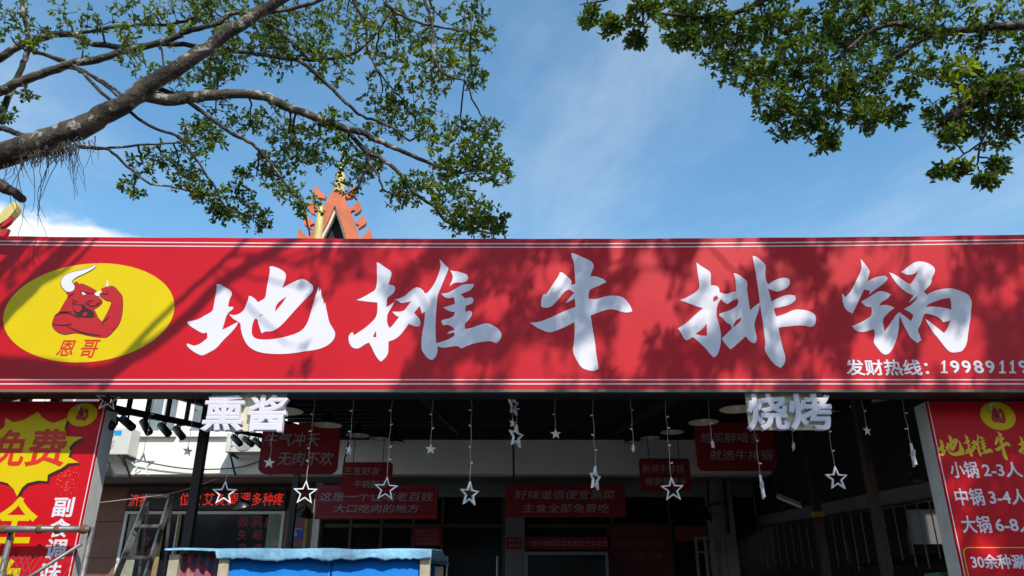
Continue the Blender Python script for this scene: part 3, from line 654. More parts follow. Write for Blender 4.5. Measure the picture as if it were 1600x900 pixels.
gx = mm('ABSOLUTE', mm('SINE', mm('MULTIPLY', s_.outputs[0], math.pi / 0.020))); gz = mm('ABSOLUTE', mm('SINE', mm('MULTIPLY', s_.outputs[2], math.pi / 0.020)))
lk.new(mm('MULTIPLY', mm('ADD', mm('MULTIPLY', gx, gz), 0.10), 0.85), nd['Principled BSDF'].inputs['Emission Strength'])
for ch, bx in (('济', (202, 772, 218, 791)), ('推', (219, 772, 232, 791)), ('位', (281, 770, 297, 790)), ('穴', (299, 770, 314, 790)), ('艾', (318, 770, 335, 790)), ('灸', (338, 771, 352, 790)), ('调', (354, 770, 371, 790)),
               ('理', (375, 770, 391, 790)), ('多', (394, 770, 409, 790)), ('种', (411, 770, 426, 790)), ('疼', (427, 770, 443, 790))):
    text('led_character', ch, pbox(*bx, DB - 0.12), DB - 0.1205, M_led, led, 0.003, 0.004)

# house number plate
nb = pbox(450, 823, 475, 843, DB - 0.03)
npl = thing('number_plate', ((nb[0] + nb[1]) / 2, DB - 0.03, nb[2]), 'small blue house number plate with a white 6', 'plate')
B().box(nb[0], nb[1], DB - 0.03, DB - 0.0255, nb[2], nb[3]).build('plate', M_plate, npl)
text('number', '6', pbox(458, 829, 464, 838, DB - 0.03), DB - 0.03, M_white, npl, 0.002, 0.0)
B().box(nb[0] + 0.06, nb[1] - 0.04, DB - 0.0325, DB - 0.0305, nb[3] - 0.045, nb[3] - 0.025).build('street_line', M_bletter, npl)

# white pillar, downpipe
def pil(x0, x1, y0, D, m, label, name='pillar', depth=0.3, z1=None):
    a = at(x0, y0, D).x; b_ = at(x1, y0, D).x
    o = B().box(a, b_, D, D + depth, 0.13, z1 or zw0 + 0.018, 0.008).build(name, m, None, loc=((a + b_) / 2, D + depth / 2, 0.13))
    return tag(o, label, 'pillar')
pil(486, 497, 840, DB - 0.1, M_plaster, 'narrow white pillar right of the house number plate')
o = B().tube([(at(480, 830, DB - .1).x, DB - 0.14, 0.13), (at(480, 830, DB - .1).x, DB - 0.14, zw0 + 0.01)], 0.045, 12).build('downpipe', mat('ochre_pipe', (0.34, 0.25, 0.06), 0.5), None, True, loc=(at(480, 830, DB - .1).x, DB - 0.14, 0.13))
tag(o, 'ochre downpipe between the number plate and the white pillar', 'pipe')
pil(789, 820, 840, DB - 0.12, mat('grey_tile', (0.20, 0.20, 0.21), 0.4, 0.1, 4), 'grey tiled pillar under the long board in the middle')
tilep = mat('beige_tile', (0.26, 0.235, 0.20), 0.4, 0.08, 4)
pp = thing('tiled_pillar', (at(1127, 800, DB - .3).x, DB - 0.3, 0.13), 'beige tiled pillar below the right hanging board', 'pillar')
xa0, xa1 = at(1109, 800, DB - .3).x, at(1146, 800, DB - .3).x
B().box(xa0 + .01, xa1 - .01, DB - 0.295, DB, 0.13, zw0 + 0.018).build('core', M_conc, pp)
for i in range(2):
    for j in range(7):
        x0 = xa0 + (xa1 - xa0) * i / 2; x1 = xa0 + (xa1 - xa0) * (i + 1) / 2; z0 = 0.13 + j * 0.52; z1 = min(z0 + 0.52, zw0 + 0.01)
        B().box(x0 + .003, x1 - .003, DB - 0.315, DB - 0.2955, z0 + .003, z1 - .003, .003).build('tile', tilep, pp)
# middle shopfront: glass, mullions, doors
mx0, mx1 = px_end + 0.25, 4.6
sf = thing('glass_shopfront', ((mx0 + mx1) / 2, DB, 0.13), 'dark glazed shopfront with brown mullions behind the hanging boards', 'shopfront')
zb = at(800, 776, DB).z
B().box(px_end, 9, DB + 0.003, DB + 0.3, zb, zw0 + 0.018).build('lintel', M_conc, sf)
B().box(mx0, mx1, DB + 0.10, DB + 0.112, 0.13, zb - 0.001).build('glazing', M_glass, sf)
zt1 = at(700, 821, DB).z
for px in (500, 545, 594, 644, 690, 786, 960, 1050, 1108):
    x = at(px, 850, DB).x
    B().box(x - 0.025, x + 0.025, DB + 0.03, DB + 0.0995, 0.13, zb - 0.002).build('mullion', M_bronze, sf)
for a, b_ in ((500, 545), (545, 594), (594, 644), (644, 690), (690, 786), (820, 960), (960, 1050)):
    x0 = at(a, 850, DB).x + 0.026; x1 = at(b_, 850, DB).x - 0.026
    B().box(x0, x1, DB + 0.04, DB + 0.0995, zt1 - 0.03, zt1 + 0.03).build('transom', M_bronze, sf)
for px in (699, 777):
    p = at(px, 880, DB); B().tube([(p.x, DB + 0.02, 1.0), (p.x, DB + 0.02, at(px, 869, DB).z)], 0.018, 10).build('door_handle', M_alu, sf)
# room behind glass: dark shell
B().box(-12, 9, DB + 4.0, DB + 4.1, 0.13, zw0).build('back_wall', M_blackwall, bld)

# ------------------------------------------------------------------ air conditioners
def aircon(px0, py0, px1, py1, D, label, badge=False):
    b = pbox(px0, py0, px1, py1, D)
    t = thing('air_conditioner', ((b[0] + b[1]) / 2, DW - 0.2, b[2]), label, 'air conditioner')
    w = b[1] - b[0]
    B().box(b[0], b[1], D, D + 0.32, b[2], b[3], 0.015).build('casing', M_ac, t)
    cx = b[0] + w * 0.40; cz = (b[2] + b[3]) / 2; rr = (b[3] - b[2]) * 0.42
    g = B()
    for k in range(5):
        r_ = rr * (k + 1) / 5
        g.tube([(cx + r_ * math.cos(a * math.pi / 12), D - 0.012, cz + r_ * math.sin(a * math.pi / 12)) for a in range(25)], 0.006, 5)
    for k in range(6):
        a = k * math.pi / 3; g.tube([(cx, D - 0.006, cz), (cx + rr * math.cos(a), D - 0.006, cz + rr * math.sin(a))], 0.005, 5)
    g.build('fan_grille', M_ac, t)
    for xx in (b[0] + 0.08, b[1] - 0.08):
        br = B().bar((xx, DW - 0.002, b[2] - 0.02), (xx, D + 0.02, b[2] - 0.02), 0.03, 0.035).bar((xx, DW - 0.002, b[2] - 0.30), (xx, D + 0.06, b[2] - 0.04), 0.025)
        br.build('bracket', mat('dark_rusty_bracket', (0.05, 0.035, 0.028), 0.8, 0.3, 20), t)
    if badge: B().box(b[1] - 0.30, b[1] - 0.16, D - 0.004, D - 0.0005, b[3] - 0.13, b[3] - 0.05).build('badge', M_badge, t)
aircon(135, 668, 203, 710, DW - 0.42, 'air conditioner unit with a blue badge next to the left red panel', True)
aircon(353, 676, 425, 706, DW - 0.42, 'air conditioner unit behind the small spotlights, partly hidden by a board')
cable('cable', [at(150, 697, DW - .1), at(195, 712, DW - .1), at(233, 723, DW - .08), at(300, 733, DW - .06), at(367, 731, DW - .06), at(402, 722, DW - .05), at(420, 712, DW - 0.05)], 0.010, 'thin dark cable sagging across the white wall')
cable('cable', [at(150, 786, 9), at(210, 779, 9), at(268, 771, 9), at(318, 756, 9), at(340, 748, 9)], 0.005, 'pale cord running from the ladder top towards the black post', mat('pale_cord', (0.4, 0.35, 0.28), 0.7))
cable('cable', [at(545, 690, 12.4), at(543, 700, 12.4), at(539, 715, 12.4), at(537, 728, 12.4)], 0.014, 'black cable hanging beside the small star above the overlapping boards')
cable('cable', [at(803, 612, 8), at(800, 660, 9), at(802, 700, 11), at(803, 757, 12.9)], 0.016, 'black cable bundle dropping behind the tangled stars to the middle board')
cable('cable', [at(1110, 745, DB - .45), at(1106, 752, DB - .45), at(1106, 772, DB - .45), at(1109, 790, DB - .45), at(1116, 787, DB - .45), at(1127, 787, DB - .45)], 0.02, 'black conduit bending round the beige tiled pillar')
cable('cable', [at(1131, 738, DB - .5), at(1132, 770, DB - .5), at(1136, 810, DB - .5), at(1138, 835, DB - .5)], 0.035, 'thick black conduit running down the beige tiled pillar')

# ------------------------------------------------------------------ hanging boards
def board(px, lines, D, label, r=0.0, border=False, hang=True, m=None, thick=0.05):
    b = pbox(*px, D)
    t = thing('hanging_board', ((b[0] + b[1]) / 2, D, b[2]), label, 'sign', 'red slogan boards inside')
    if r > 0: extrude2d('panel', [rrect(*b, r)], D, thick, m or M_board, t)
    else: B().box(b[0], b[1], D, D + thick, b[2], b[3], 0.004).build('panel', m or M_board, t)
    if border:
        w = 0.012; bo = B()
        for q in ((b[0] + .03, b[1] - .03, b[3] - .03 - w, b[3] - .03), (b[0] + .03, b[1] - .03, b[2] + .03, b[2] + .03 + w)): bo.box(q[0], q[1], D - 0.003, D + 0.001, q[2], q[3])
        for q in ((b[0] + .03, b[0] + .03 + w), (b[1] - .03 - w, b[1] - .03)): bo.box(q[0], q[1], D - 0.003, D + 0.001, b[2] + .03 + w, b[3] - .03 - w)
        bo.build('border', M_board if False else mat('pale_red_line', (0.40, 0.05, 0.06), 0.5), t)
    for s, bx in lines: text('lettering', s, pbox(*bx, D), D, M_bletter, t, 0.006, 0.004, 0.12)
    if hang:
        for k in (0.2, 0.8):
            x = b[0] + (b[1] - b[0]) * k; B().tube([(x, D + 0.02, b[3] - 0.01), (x, D + 0.02, roof_z(D) + 0.03)], 0.006, 6).build('hanging_rod', M_steel, t)
    return t
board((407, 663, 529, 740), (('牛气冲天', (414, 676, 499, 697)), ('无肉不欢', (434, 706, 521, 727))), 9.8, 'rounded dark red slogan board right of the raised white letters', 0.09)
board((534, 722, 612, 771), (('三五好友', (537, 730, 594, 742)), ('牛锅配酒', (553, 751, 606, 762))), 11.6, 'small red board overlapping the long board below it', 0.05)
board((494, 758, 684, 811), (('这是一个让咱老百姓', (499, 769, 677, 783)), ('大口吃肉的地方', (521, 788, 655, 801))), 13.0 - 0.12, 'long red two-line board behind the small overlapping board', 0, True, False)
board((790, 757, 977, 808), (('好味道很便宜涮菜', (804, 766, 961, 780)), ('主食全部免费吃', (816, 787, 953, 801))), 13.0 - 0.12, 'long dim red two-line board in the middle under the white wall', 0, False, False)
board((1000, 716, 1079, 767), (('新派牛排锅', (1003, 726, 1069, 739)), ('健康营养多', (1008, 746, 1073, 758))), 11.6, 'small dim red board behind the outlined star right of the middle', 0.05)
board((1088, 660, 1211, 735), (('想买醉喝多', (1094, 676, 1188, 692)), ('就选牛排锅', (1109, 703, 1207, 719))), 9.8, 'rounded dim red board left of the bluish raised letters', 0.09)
# notices on the shopfront
def notice(px, D, lines, label, m=None, mt=None):
    b = pbox(*px, D); t = thing('notice', ((b[0] + b[1]) / 2, D, b[2]), label, 'notice')
    B().box(b[0], b[1], D, D + 0.02, b[2], b[3]).build('sheet', m or M_board, t)
    for s, bx in lines: text('lettering', s, pbox(*bx, D), D, mt or mat('faded_pink_print', (0.42, 0.20, 0.18), 0.6), t, 0.003, 0.0)
    return t
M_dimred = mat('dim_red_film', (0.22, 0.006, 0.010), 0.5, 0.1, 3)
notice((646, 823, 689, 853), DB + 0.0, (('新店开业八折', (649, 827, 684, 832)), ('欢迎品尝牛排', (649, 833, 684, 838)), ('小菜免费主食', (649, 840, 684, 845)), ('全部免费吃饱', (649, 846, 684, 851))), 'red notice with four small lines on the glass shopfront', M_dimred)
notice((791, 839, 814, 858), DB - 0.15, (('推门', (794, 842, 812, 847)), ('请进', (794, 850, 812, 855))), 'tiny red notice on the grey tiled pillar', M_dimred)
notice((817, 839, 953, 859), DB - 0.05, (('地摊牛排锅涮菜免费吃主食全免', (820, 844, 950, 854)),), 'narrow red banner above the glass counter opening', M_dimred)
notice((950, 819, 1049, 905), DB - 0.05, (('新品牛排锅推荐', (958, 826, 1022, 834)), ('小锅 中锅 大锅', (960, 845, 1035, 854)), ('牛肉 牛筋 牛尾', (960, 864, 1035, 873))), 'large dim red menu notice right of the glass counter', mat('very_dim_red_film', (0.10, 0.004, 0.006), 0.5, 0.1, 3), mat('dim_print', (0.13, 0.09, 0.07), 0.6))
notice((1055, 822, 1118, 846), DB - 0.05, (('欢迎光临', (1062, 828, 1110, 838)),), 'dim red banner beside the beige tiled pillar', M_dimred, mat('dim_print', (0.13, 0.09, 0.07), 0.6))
# glass counter
cbx = pbox(820, 862, 951, 905, DB - 0.3)
ct = thing('glass_counter', ((cbx[0] + cbx[1]) / 2, DB - 0.3, 0.13), 'glass fronted counter below the narrow red banner', 'counter')
cf = B()
for x0, x1 in ((cbx[0], cbx[0] + 0.05), (cbx[1] - 0.05, cbx[1])): cf.box(x0, x1, DB - 0.3, DB - 0.06, 0.131, cbx[3])
cf.box(cbx[0] + .051, cbx[1] - .051, DB - 0.3, DB - 0.06, cbx[3] - 0.05, cbx[3] - .001).build('frame', mat('grey_blue_frame', (0.20, 0.24, 0.28), 0.4), ct)
B().box(cbx[0] + .05, cbx[1] - .05, DB - 0.28, DB - 0.27, 0.14, cbx[3] - 0.05).build('pane', M_glass, ct)
# steel gate with bars
gb = pbox(1090, 838, 1133, 910, DB - 0.5)
gt = thing('barred_gate', ((gb[0] + gb[1]) / 2, DB - 0.5, 0.13), 'pale grey barred gate in front of the beige tiled pillar', 'gate')
M_gate = mat('pale_grey_paint', (0.20, 0.20, 0.22), 0.5)
for k in range(4):
    x = gb[0] + (gb[1] - gb[0]) * k / 3; B().box(x - 0.02, x + 0.02, DB - 0.5, DB - 0.46, 0.13, gb[3]).build('bar', M_gate, gt)
for py in (839, 861): z = at(1110, py, DB - .5).z; B().box(gb[0] + .021, gb[1] - .021, DB - 0.497, DB - 0.463, z - 0.03, z - 0.001).build('rail', M_gate, gt)

# ------------------------------------------------------------------ right side of the hall
XR = 4.30
rw = thing('side_wall', (XR + 0.1, 10, 0.13), 'black sheet-clad side wall at the right over a grey beam', 'wall')
zt_b, zb_b = 3.16, 2.98
for k in range(13):
    y0 = 6.7 + k * 0.57
    B().box(XR, XR + 0.05, y0 + 0.004, y0 + 0.566, zt_b, 4.6).build('cladding_sheet', M_blackwall, rw)
v = [(XR - 0.04, 6.9, 2.64), (XR - 0.04, DB, 3.03), (XR - 0.04, DB, 3.21), (XR - 0.04, 6.9, 2.80), (XR + 0.16, 6.9, 2.64), (XR + 0.16, DB, 3.03), (XR + 0.16, DB, 3.21), (XR + 0.16, 6.9, 2.80)]
mesh('grey_beam', v, [(0, 1, 2, 3), (7, 6, 5, 4), (0, 4, 5, 1), (3, 2, 6, 7), (0, 3, 7, 4), (1, 5, 6, 2)], mat('grey_painted_beam', (0.13, 0.13, 0.14), 0.7, 0.1, 4), rw)
v = [(XR, 6.7, 2.79), (XR, DB, 3.2), (XR, DB, 3.17), (XR, 6.7, 3.17)]
B().add([(XR + 0.02, 6.7, 2.81), (XR + 0.02, DB, 3.215), (XR + 0.02, DB, 3.25), (XR + 0.02, 6.7, 3.25)], [(0, 1, 2, 3)]).build('infill_sheet', M_blackwall, rw)
rods = thing('bar_screen', (XR - 0.1, 10.5, 2.2), 'screen of thin hanging metal bars under the grey beam', 'screen')
rod = None
for k in range(22):
    y = 7.6 + 6.2 * (k / 21.0) ** 1.15
    zt_ = 2.62 + (y - 6.9) * 0.054; zl = 0.62 + 0.06 * math.sin(k * 2.3)
    B().tube([(XR - 0.10, y, zt_), (XR - 0.10, y, zt_ - zl)], 0.007, 6).build('bar', mat('dull_chrome', (0.16, 0.16, 0.15), 0.35, metal=0.5), rods)
B().bar((XR - 0.10, 7.5, 2.66), (XR - 0.10, 13.85, 3.0), 0.03).build('top_rail', M_steel, rods)
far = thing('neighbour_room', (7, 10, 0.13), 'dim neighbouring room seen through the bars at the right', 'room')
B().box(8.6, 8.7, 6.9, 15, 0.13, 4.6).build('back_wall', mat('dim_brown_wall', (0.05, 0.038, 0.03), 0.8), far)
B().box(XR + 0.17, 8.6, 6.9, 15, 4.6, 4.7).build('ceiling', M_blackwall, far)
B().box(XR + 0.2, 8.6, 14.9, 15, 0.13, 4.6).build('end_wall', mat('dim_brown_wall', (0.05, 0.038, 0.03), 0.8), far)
pc = pbox(1424, 796, 1478, 850, 8.6)
o = B().box(pc[0], pc[1] + 0.3, 8.6, 8.66, pc[2], pc[3]).build('white_side_board', mat('greyish_board', (0.15, 0.145, 0.135), 0.7), None, loc=((pc[0] + pc[1]) / 2, 8.6, pc[2]))
tag(o, 'greyish upright board behind the bars next to the price panel', 'board')
sh = thing('storage_shelf', (5.9, 11, 0.13), 'dark shelf with boxes behind the bars', 'shelf')
for z in (1.05, 1.75, 2.35): B().box(5.4, 6.3, 9.0, 13.2, z, z + 0.03).build('shelf_board', M_steel, sh)
for y in (9.02, 11.1, 13.16): B().box(5.42, 5.46, y, y + 0.04, 0.13, 2.7).build('upright', M_steel, sh)
boxcols = [('yellow', (0.55, 0.36, 0.03)), ('pale green', (0.20, 0.42, 0.28)), ('red', (0.40, 0.03, 0.02)), ('cream', (0.45, 0.40, 0.28)), ('grey', (0.2, 0.2, 0.2)), ('white', (0.6, 0.6, 0.55)), ('orange', (0.5, 0.18, 0.02))]
for k in range(12):
    cn, cc = boxcols[k % 7]; y = 9.2 + (k % 6) * 0.66; zz = 1.081 if k < 6 else 1.781; h = 0.22 + 0.06 * (k % 3)
    bxm = thing('carton', (5.7, y + 0.2, zz), cn + ' carton, number %s from the front on the %s shelf board' % (('one', 'two', 'three', 'four', 'five', 'six')[k % 6], 'lower' if k < 6 else 'upper'), 'carton', 'cartons on the dark shelf')
    B().box(5.47, 5.85, y, y + 0.42, zz, zz + h, 0.006).build('box_body', mat('carton_' + cn.replace(' ', '_'), cc, 0.7), bxm)
    B().box(5.4695 + 0.1, 5.85 - 0.1, y + 0.18, y + 0.24, zz + h + 0.0005, zz + h + 0.002).build('tape', M_cream, bxm)
tb0, tb1 = at(1216, 777, 10.5), at(1252, 792, 10.5)
tl = thing('tube_light', tuple(tb0), 'unlit white fluorescent batten hanging aslant below the right black wall', 'lamp')
B().tube([tb0, tb1], 0.022, 10).build('tube', M_plastic, tl)
B().bar(tb0 + Vector((0, 0.04, 0.03)), tb1 + Vector((0, 0.04, 0.03)), 0.05).build('batten', M_alu, tl)
B().tube([tb0 + Vector((0, .04, .03)), Vector((tb0.x, tb0.y + .04, roof_z(10.5)))], 0.005, 5).build('hanger', M_steel, tl)
B().tube([tb1 + Vector((0, .04, .03)), Vector((tb1.x, tb1.y + .04, roof_z(10.5)))], 0.005, 5).build('hanger', M_steel, tl)

# ------------------------------------------------------------------ pendant lamps in two rows
def pendant(px, py, D, label, wpx):
    p = at(px, py, D); r_ = 0.5 * wpx * pxm(px, py, D)
    t = thing('pendant_lamp', p, label, 'lamp', 'pendant lamps in two rows')
    B().lathe(p, [(0.02, 0.15), (0.035, 0.14), (0.04, 0.10), (r_ * 0.5, 0.065), (r_ * 0.85, 0.03), (r_, 0.0), (r_ * 0.985, -0.004)], 28).build('shade', M_shade, t, True)
    B().lathe(p, [(r_ * 0.98, -0.003), (r_ * 0.84, 0.024), (r_ * 0.5, 0.056), (0.03, 0.085)], 28).build('inner_shade', M_cream, t, True)
    B().lathe(p, [(0.0, -0.012), (0.02, -0.006), (0.03, 0.012), (0.022, 0.04), (0.012, 0.08)], 14).build('bulb', M_plastic, t, True)
    B().tube([p + Vector((0, 0, 0.149)), Vector((p.x, p.y, roof_z(p.y) + 0.005))], 0.010, 8).build('rod', M_shade, t)
for i, (a, w) in enumerate((((446, 642, 7.0), 56), ((512, 664, 8.5), 45), ((559, 680, 10.0), 37), ((593, 685.5, 11.5), 32), ((619, 691.5, 12.6), 26))):
    pendant(*a, ('nearest', 'second', 'third', 'fourth', 'farthest')[i] + ' pendant lamp of the left row', w)
for i, (a, w) in enumerate((((1152, 639, 7.0), 56), ((1099, 659.5, 8.5), 48), ((1050, 675, 10.0), 38), ((1016, 684, 11.5), 32), ((987, 691, 12.6), 26))):
    pendant(*a, ('nearest', 'second', 'third', 'fourth', 'farthest')[i] + ' pendant lamp of the right row', w)
def gooseneck(px, py, D, tilt, label, wall):
    p = at(px, py, D); ax = Vector((math.sin(tilt), -0.35, math.cos(tilt))).normalized(); r_ = 0.17
    t = thing('gooseneck_lamp', p, label, 'lamp', 'gooseneck lamps on the walls')
    B().lathe(p, [(0.02, 0.16), (0.04, 0.13), (r_ * 0.6, 0.075), (r_ * 0.9, 0.03), (r_, 0.0)], 26, ax).build('shade', M_shade, t, True)
    B().lathe(p, [(r_ * 0.98, 0.002), (r_ * 0.86, 0.026), (r_ * 0.55, 0.07), (0.02, 0.12)], 26, ax).build('inner_shade', M_cream, t, True)
    e = p + ax * 0.15; w = Vector(wall)
    m_ = (e + w) / 2 + Vector((0, 0, 0.16))
    pts = [e, e + ax * 0.06, m_, w]
    B().tube([e, e.lerp(m_, 0.4) + ax * 0.04, m_, m_.lerp(w, 0.6) + Vector((0, 0, 0.02)), w], 0.009, 8).build('arm', M_shade, t, True)
p = at(378, 792, 13.0); gooseneck(378, 792, 13.3, -0.25, 'gooseneck lamp with cream inside in front of the LED display', (p.x, DB - 0.02, 3.62))
p = at(474, 802, 13.2); gooseneck(474, 804, 13.2, 0.35, 'gooseneck lamp above the house number plate', (at(486, 790, DB).x, DB - 0.11, 3.5))
p = at(163, 738, 12.2); gooseneck(163, 738, 12.3, 0.5, 'gooseneck lamp beside the edge of the left red panel', (p.x - 0.1, DW - 0.01, 3.9))
p = at(1445, 742, 8.4); gooseneck(1445, 742, 8.4, -0.45, 'gooseneck lamp on the right wall beside the price panel', (XR - 0.005, 8.5, 3.3))
p = at(1098, 806, 12.9); gooseneck(1098, 806, 13.1, 0.5, 'gooseneck lamp left of the beige tiled pillar', (at(1112, 800, DB - .3).x, DB - 0.32, 3.2))

# ------------------------------------------------------------------ curtain of star lights
SY = 6.42
def star_pts(r0, r1, a0=90):
    return [((r0 if i % 2 == 0 else r1) * math.cos(R(a0 + 36 * i)), (r0 if i % 2 == 0 else r1) * math.sin(R(a0 + 36 * i))) for i in range(10)]
M_star = mat('white_star_plastic', (0.80, 0.78, 0.76), 0.3, 0.03, 20)
M_wire = mat('clear_wire', (0.42, 0.40, 0.38), 0.4, 0.05, 9)
def outline_star():
    c = bpy.data.curves.new('c', 'CURVE'); c.dimensions = '2D'; c.fill_mode = 'BOTH'; c.extrude = 0.010
    for lp in (star_pts(0.102, 0.043), star_pts(0.080, 0.0325)):
        sp = c.splines.new('POLY'); sp.points.add(9); sp.use_cyclic_u = True
        for i, q in enumerate(lp): sp.points[i].co = (q[0], q[1], 0, 1)
    v, f = eval_curve(c)
    me = bpy.data.meshes.new('outline_star'); me.from_pydata([(q.x, -q.z, q.y - 0.102) for q in v], [], f); me.materials.append(M_star); return me
def solid_star():
    p = star_pts(0.048, 0.020); v = [(0, -0.014, -0.048), (0, 0.014, -0.048)] + [(x, 0, z - 0.048) for x, z in p]; f = []
    for i in range(10): a = 2 + i; b_ = 2 + (i + 1) % 10; f += [(0, b_, a), (1, a, b_)]
    me = bpy.data.meshes.new('solid_star'); me.from_pydata(v, [], f); me.materials.append(M_star); return me
ME_O, ME_S = outline_star(), solid_star()
bulb = bpy.data.meshes.new('bulb'); bt = B().tube([(0, 0, 0), (0.008, 0, 0.002), (0.022, 0, 0.003), (0.026, 0, 0.002)], [0.004, 0.006, 0.006, 0.003], 6)
bulb.from_pydata([tuple(q) for q in bt.v], [], bt.f); bulb.materials.append(M_star)
wire_z = at(800, 622, SY).z
def star_string(px, py, kind, rot, label, top=None, D=SY, nb_=None):
    """px, py: middle of the star"""
    c = at(px, py, D); h = 0.102 if kind == 'o' else 0.048
    zt_ = top if top else wire_z
    t = thing('star_light_string', (c.x, D, zt_), label, 'light string', 'curtain of star lights under the sign')
    L_ = zt_ - (c.z + h); n = max(2, int(L_ / 0.12))
    sw_ = B().tube([(c.x + 0.004 * math.sin(k * 1.9 + px), D + 0.004 * math.cos(k * 2.3 + px), zt_ - L_ * k / (n * 2)) for k in range(n * 2)] + [(c.x, D, c.z + h)], 0.0022, 5)
    sw_.build('wire', M_wire, t)
    for k in range(1, n):
        o = bpy.data.objects.new('bulb', bulb); COL.objects.link(o); o.parent = t
        z = zt_ - L_ * (k + rnd.uniform(-.3, .3)) / n; o.location = (0, 0, z - zt_); o.rotation_euler = (rnd.uniform(-.4, .4), rnd.uniform(-.5, .5), rnd.choice((0, math.pi)) + rnd.uniform(-.7, .7))
    s = bpy.data.objects.new('star', ME_O if kind == 'o' else ME_S); COL.objects.link(s); s.parent = t
    s.location = (0, 0, c.z + h - zt_); s.rotation_euler = (rnd.uniform(-.08, .08), rnd.uniform(-.05, .05), rot)
stars = [
 (221, 727, 'o', 0.1, 'outlined star hanging in front of the white wall between spotlights'),
 (293, 705, 's', 0.9, 'tiny solid star in front of the white wall left of the black post'),
 (350, 771, 'o', 0.25, 'outlined star in front of the LED display'),
 (421, 723, 's', 0.3, 'solid star at the lower left corner of the rounded left board'),
 (477, 770, 'o', 0.15, 'outlined star below the rounded left board, above the number plate'),
 (546, 703, 's', 1.0, 'small turned star between the rounded left board and white wall'),
 (604, 764, 'o', 0.1, 'outlined star over the two overlapping red boards'),
 (673, 702, 's', 0.2, 'solid star before the white wall, left of the tilted outlined star'),
 (734, 772, 'o', 0.75, 'half turned outlined star left of the middle board'),
 (868, 678, 's', 0.15, 'solid star right of the tangled stars in the middle'),
 (931, 748, 'o', 1.05, 'narrow turned outlined star over the middle board'),
 (990, 700, 's', 1.15, 'narrow turned solid star above the small dim board'),
 (1050, 765, 'o', 0.12, 'outlined star over the small dim board right of the middle'),
 (1113, 694, 's', 0.9, 'small turned star in front of the rounded right board'),
 (1190, 762, 'o', 1.35, 'edge-on outlined star below the rounded right board'),
 (1240, 697, 's', 1.5, 'edge-on solid star just under the bluish raised letters'),
 (1307, 748, 'o', 0.15, 'outlined star before the black wall left of the brown post'),
 (1355, 673, 's', 0.4, 'solid star before the black wall near the price panel top'),
 (1427, 712, 'o', 1.25, 'edge-on outlined star beside the left edge of the price panel'),
 (168, 624, 'o', 0.3, 'outlined star at the top corner of the starburst panel'),
 (801, 632, 'o', 1.15, 'uppermost outlined star of the tangled strings in the middle'),
 (801, 661, 's', 0.9, 'small solid star between the two tangled outlined stars'),
 (807, 682, 'o', 0.95, 'lower outlined star of the tangled strings in the middle'),
]
for i, (px, py, kd, rot, lab) in enumerate(stars):
    star_string(px, py, kd, rot, lab, D=SY if px > 200 else 6.2, top=None if py > 640 else at(800, 612, SY).z + 0.15)
o = B().tube([(x, SY, wire_z + 0.012 - 0.02 * abs(math.sin(x * 2.4))) for x in [-3.3 + i * 0.1 for i in range(67)]], 0.0025, 5).build('light_string_wire', M_wire, None, loc=(0, SY, wire_z))
tag(o, 'thin carrier wire from which the star lights hang under the sign', 'wire')

# ------------------------------------------------------------------ ladder, stall, scaffold
DLd = 9.4
ld = thing('step_ladder', (at(235, 890, DLd).x, DLd, 0.13), 'grey metal step ladder in front of the LED shop window', 'ladder')
T0, T1 = at(233, 774, DLd), at(268, 774, DLd); bz = 0.13
B0 = at(190, 905, DLd); B1 = at(236, 905, DLd)
def down(T, Bq):
    k = (T.z - bz) / (T.z - Bq.z); return T + (Bq - T) * k + Vector((0, -0.45, 0))
E0, E1 = down(T0, B0), down(T1, B1)
B().bar(E0, T0, 0.035, 0.06).build('rail', M_galv, ld); B().bar(E1, T1, 0.035, 0.06).build('rail', M_galv, ld)
for T in (T0, T1): B().bar(T + Vector((0, 0.02, -0.03)), Vector((T.x - 0.2 * (1 if T is T0 else 0.6), DLd + 0.75, 0.13)), 0.03, 0.04).build('rear_leg', M_galv, ld)
n = 8
for k in range(n):
    t = (k + 0.0) / n; a = T0.lerp(E0, t); b_ = T1.lerp(E1, t)
    B().bar(a + Vector((0.0, -0.01, -0.01)), b_ + Vector((0, -0.01, -0.01)), 0.09, 0.035).build('tread', M_galv, ld)

# blue covered stall
DS = 5.0
sl = thing('covered_stall', (at(467, 880, DS).x, DS + 0.6, 0.004), 'blue sheeted vendor stall with pale blue cover at the bottom of the view', 'stall')
zS = at(467, 858, DS).z
xA, xB_, xC = at(264, 865, DS).x, at(352, 865, DS).x, at(670, 865, DS).x
M_tarp = mat('pale_blue_tarpaulin', (0.17, 0.36, 0.50), 0.5, 0.55, 4, bump=0.7, bscale=14, dirt=0.45)
M_blue = mat('bright_blue_sheet', (0.006, 0.16, 0.52), 0.35, 0.12, 3, bump=0.15, bscale=5)
M_wood = mat('pale_wood_post', (0.42, 0.36, 0.25), 0.75, 0.15, 12, bump=0.1)
for x, y in ((xB_, DS), (xC - 0.02, DS), (xA + 0.05, DS + 1.3), (xC - 0.05, DS + 1.3), (xA + 0.03, DS + 0.02)):
    B().box(x - 0.03, x + 0.03, y - 0.005, y + 0.04, 0.13, zS - 0.03).build('post', M_wood, sl)
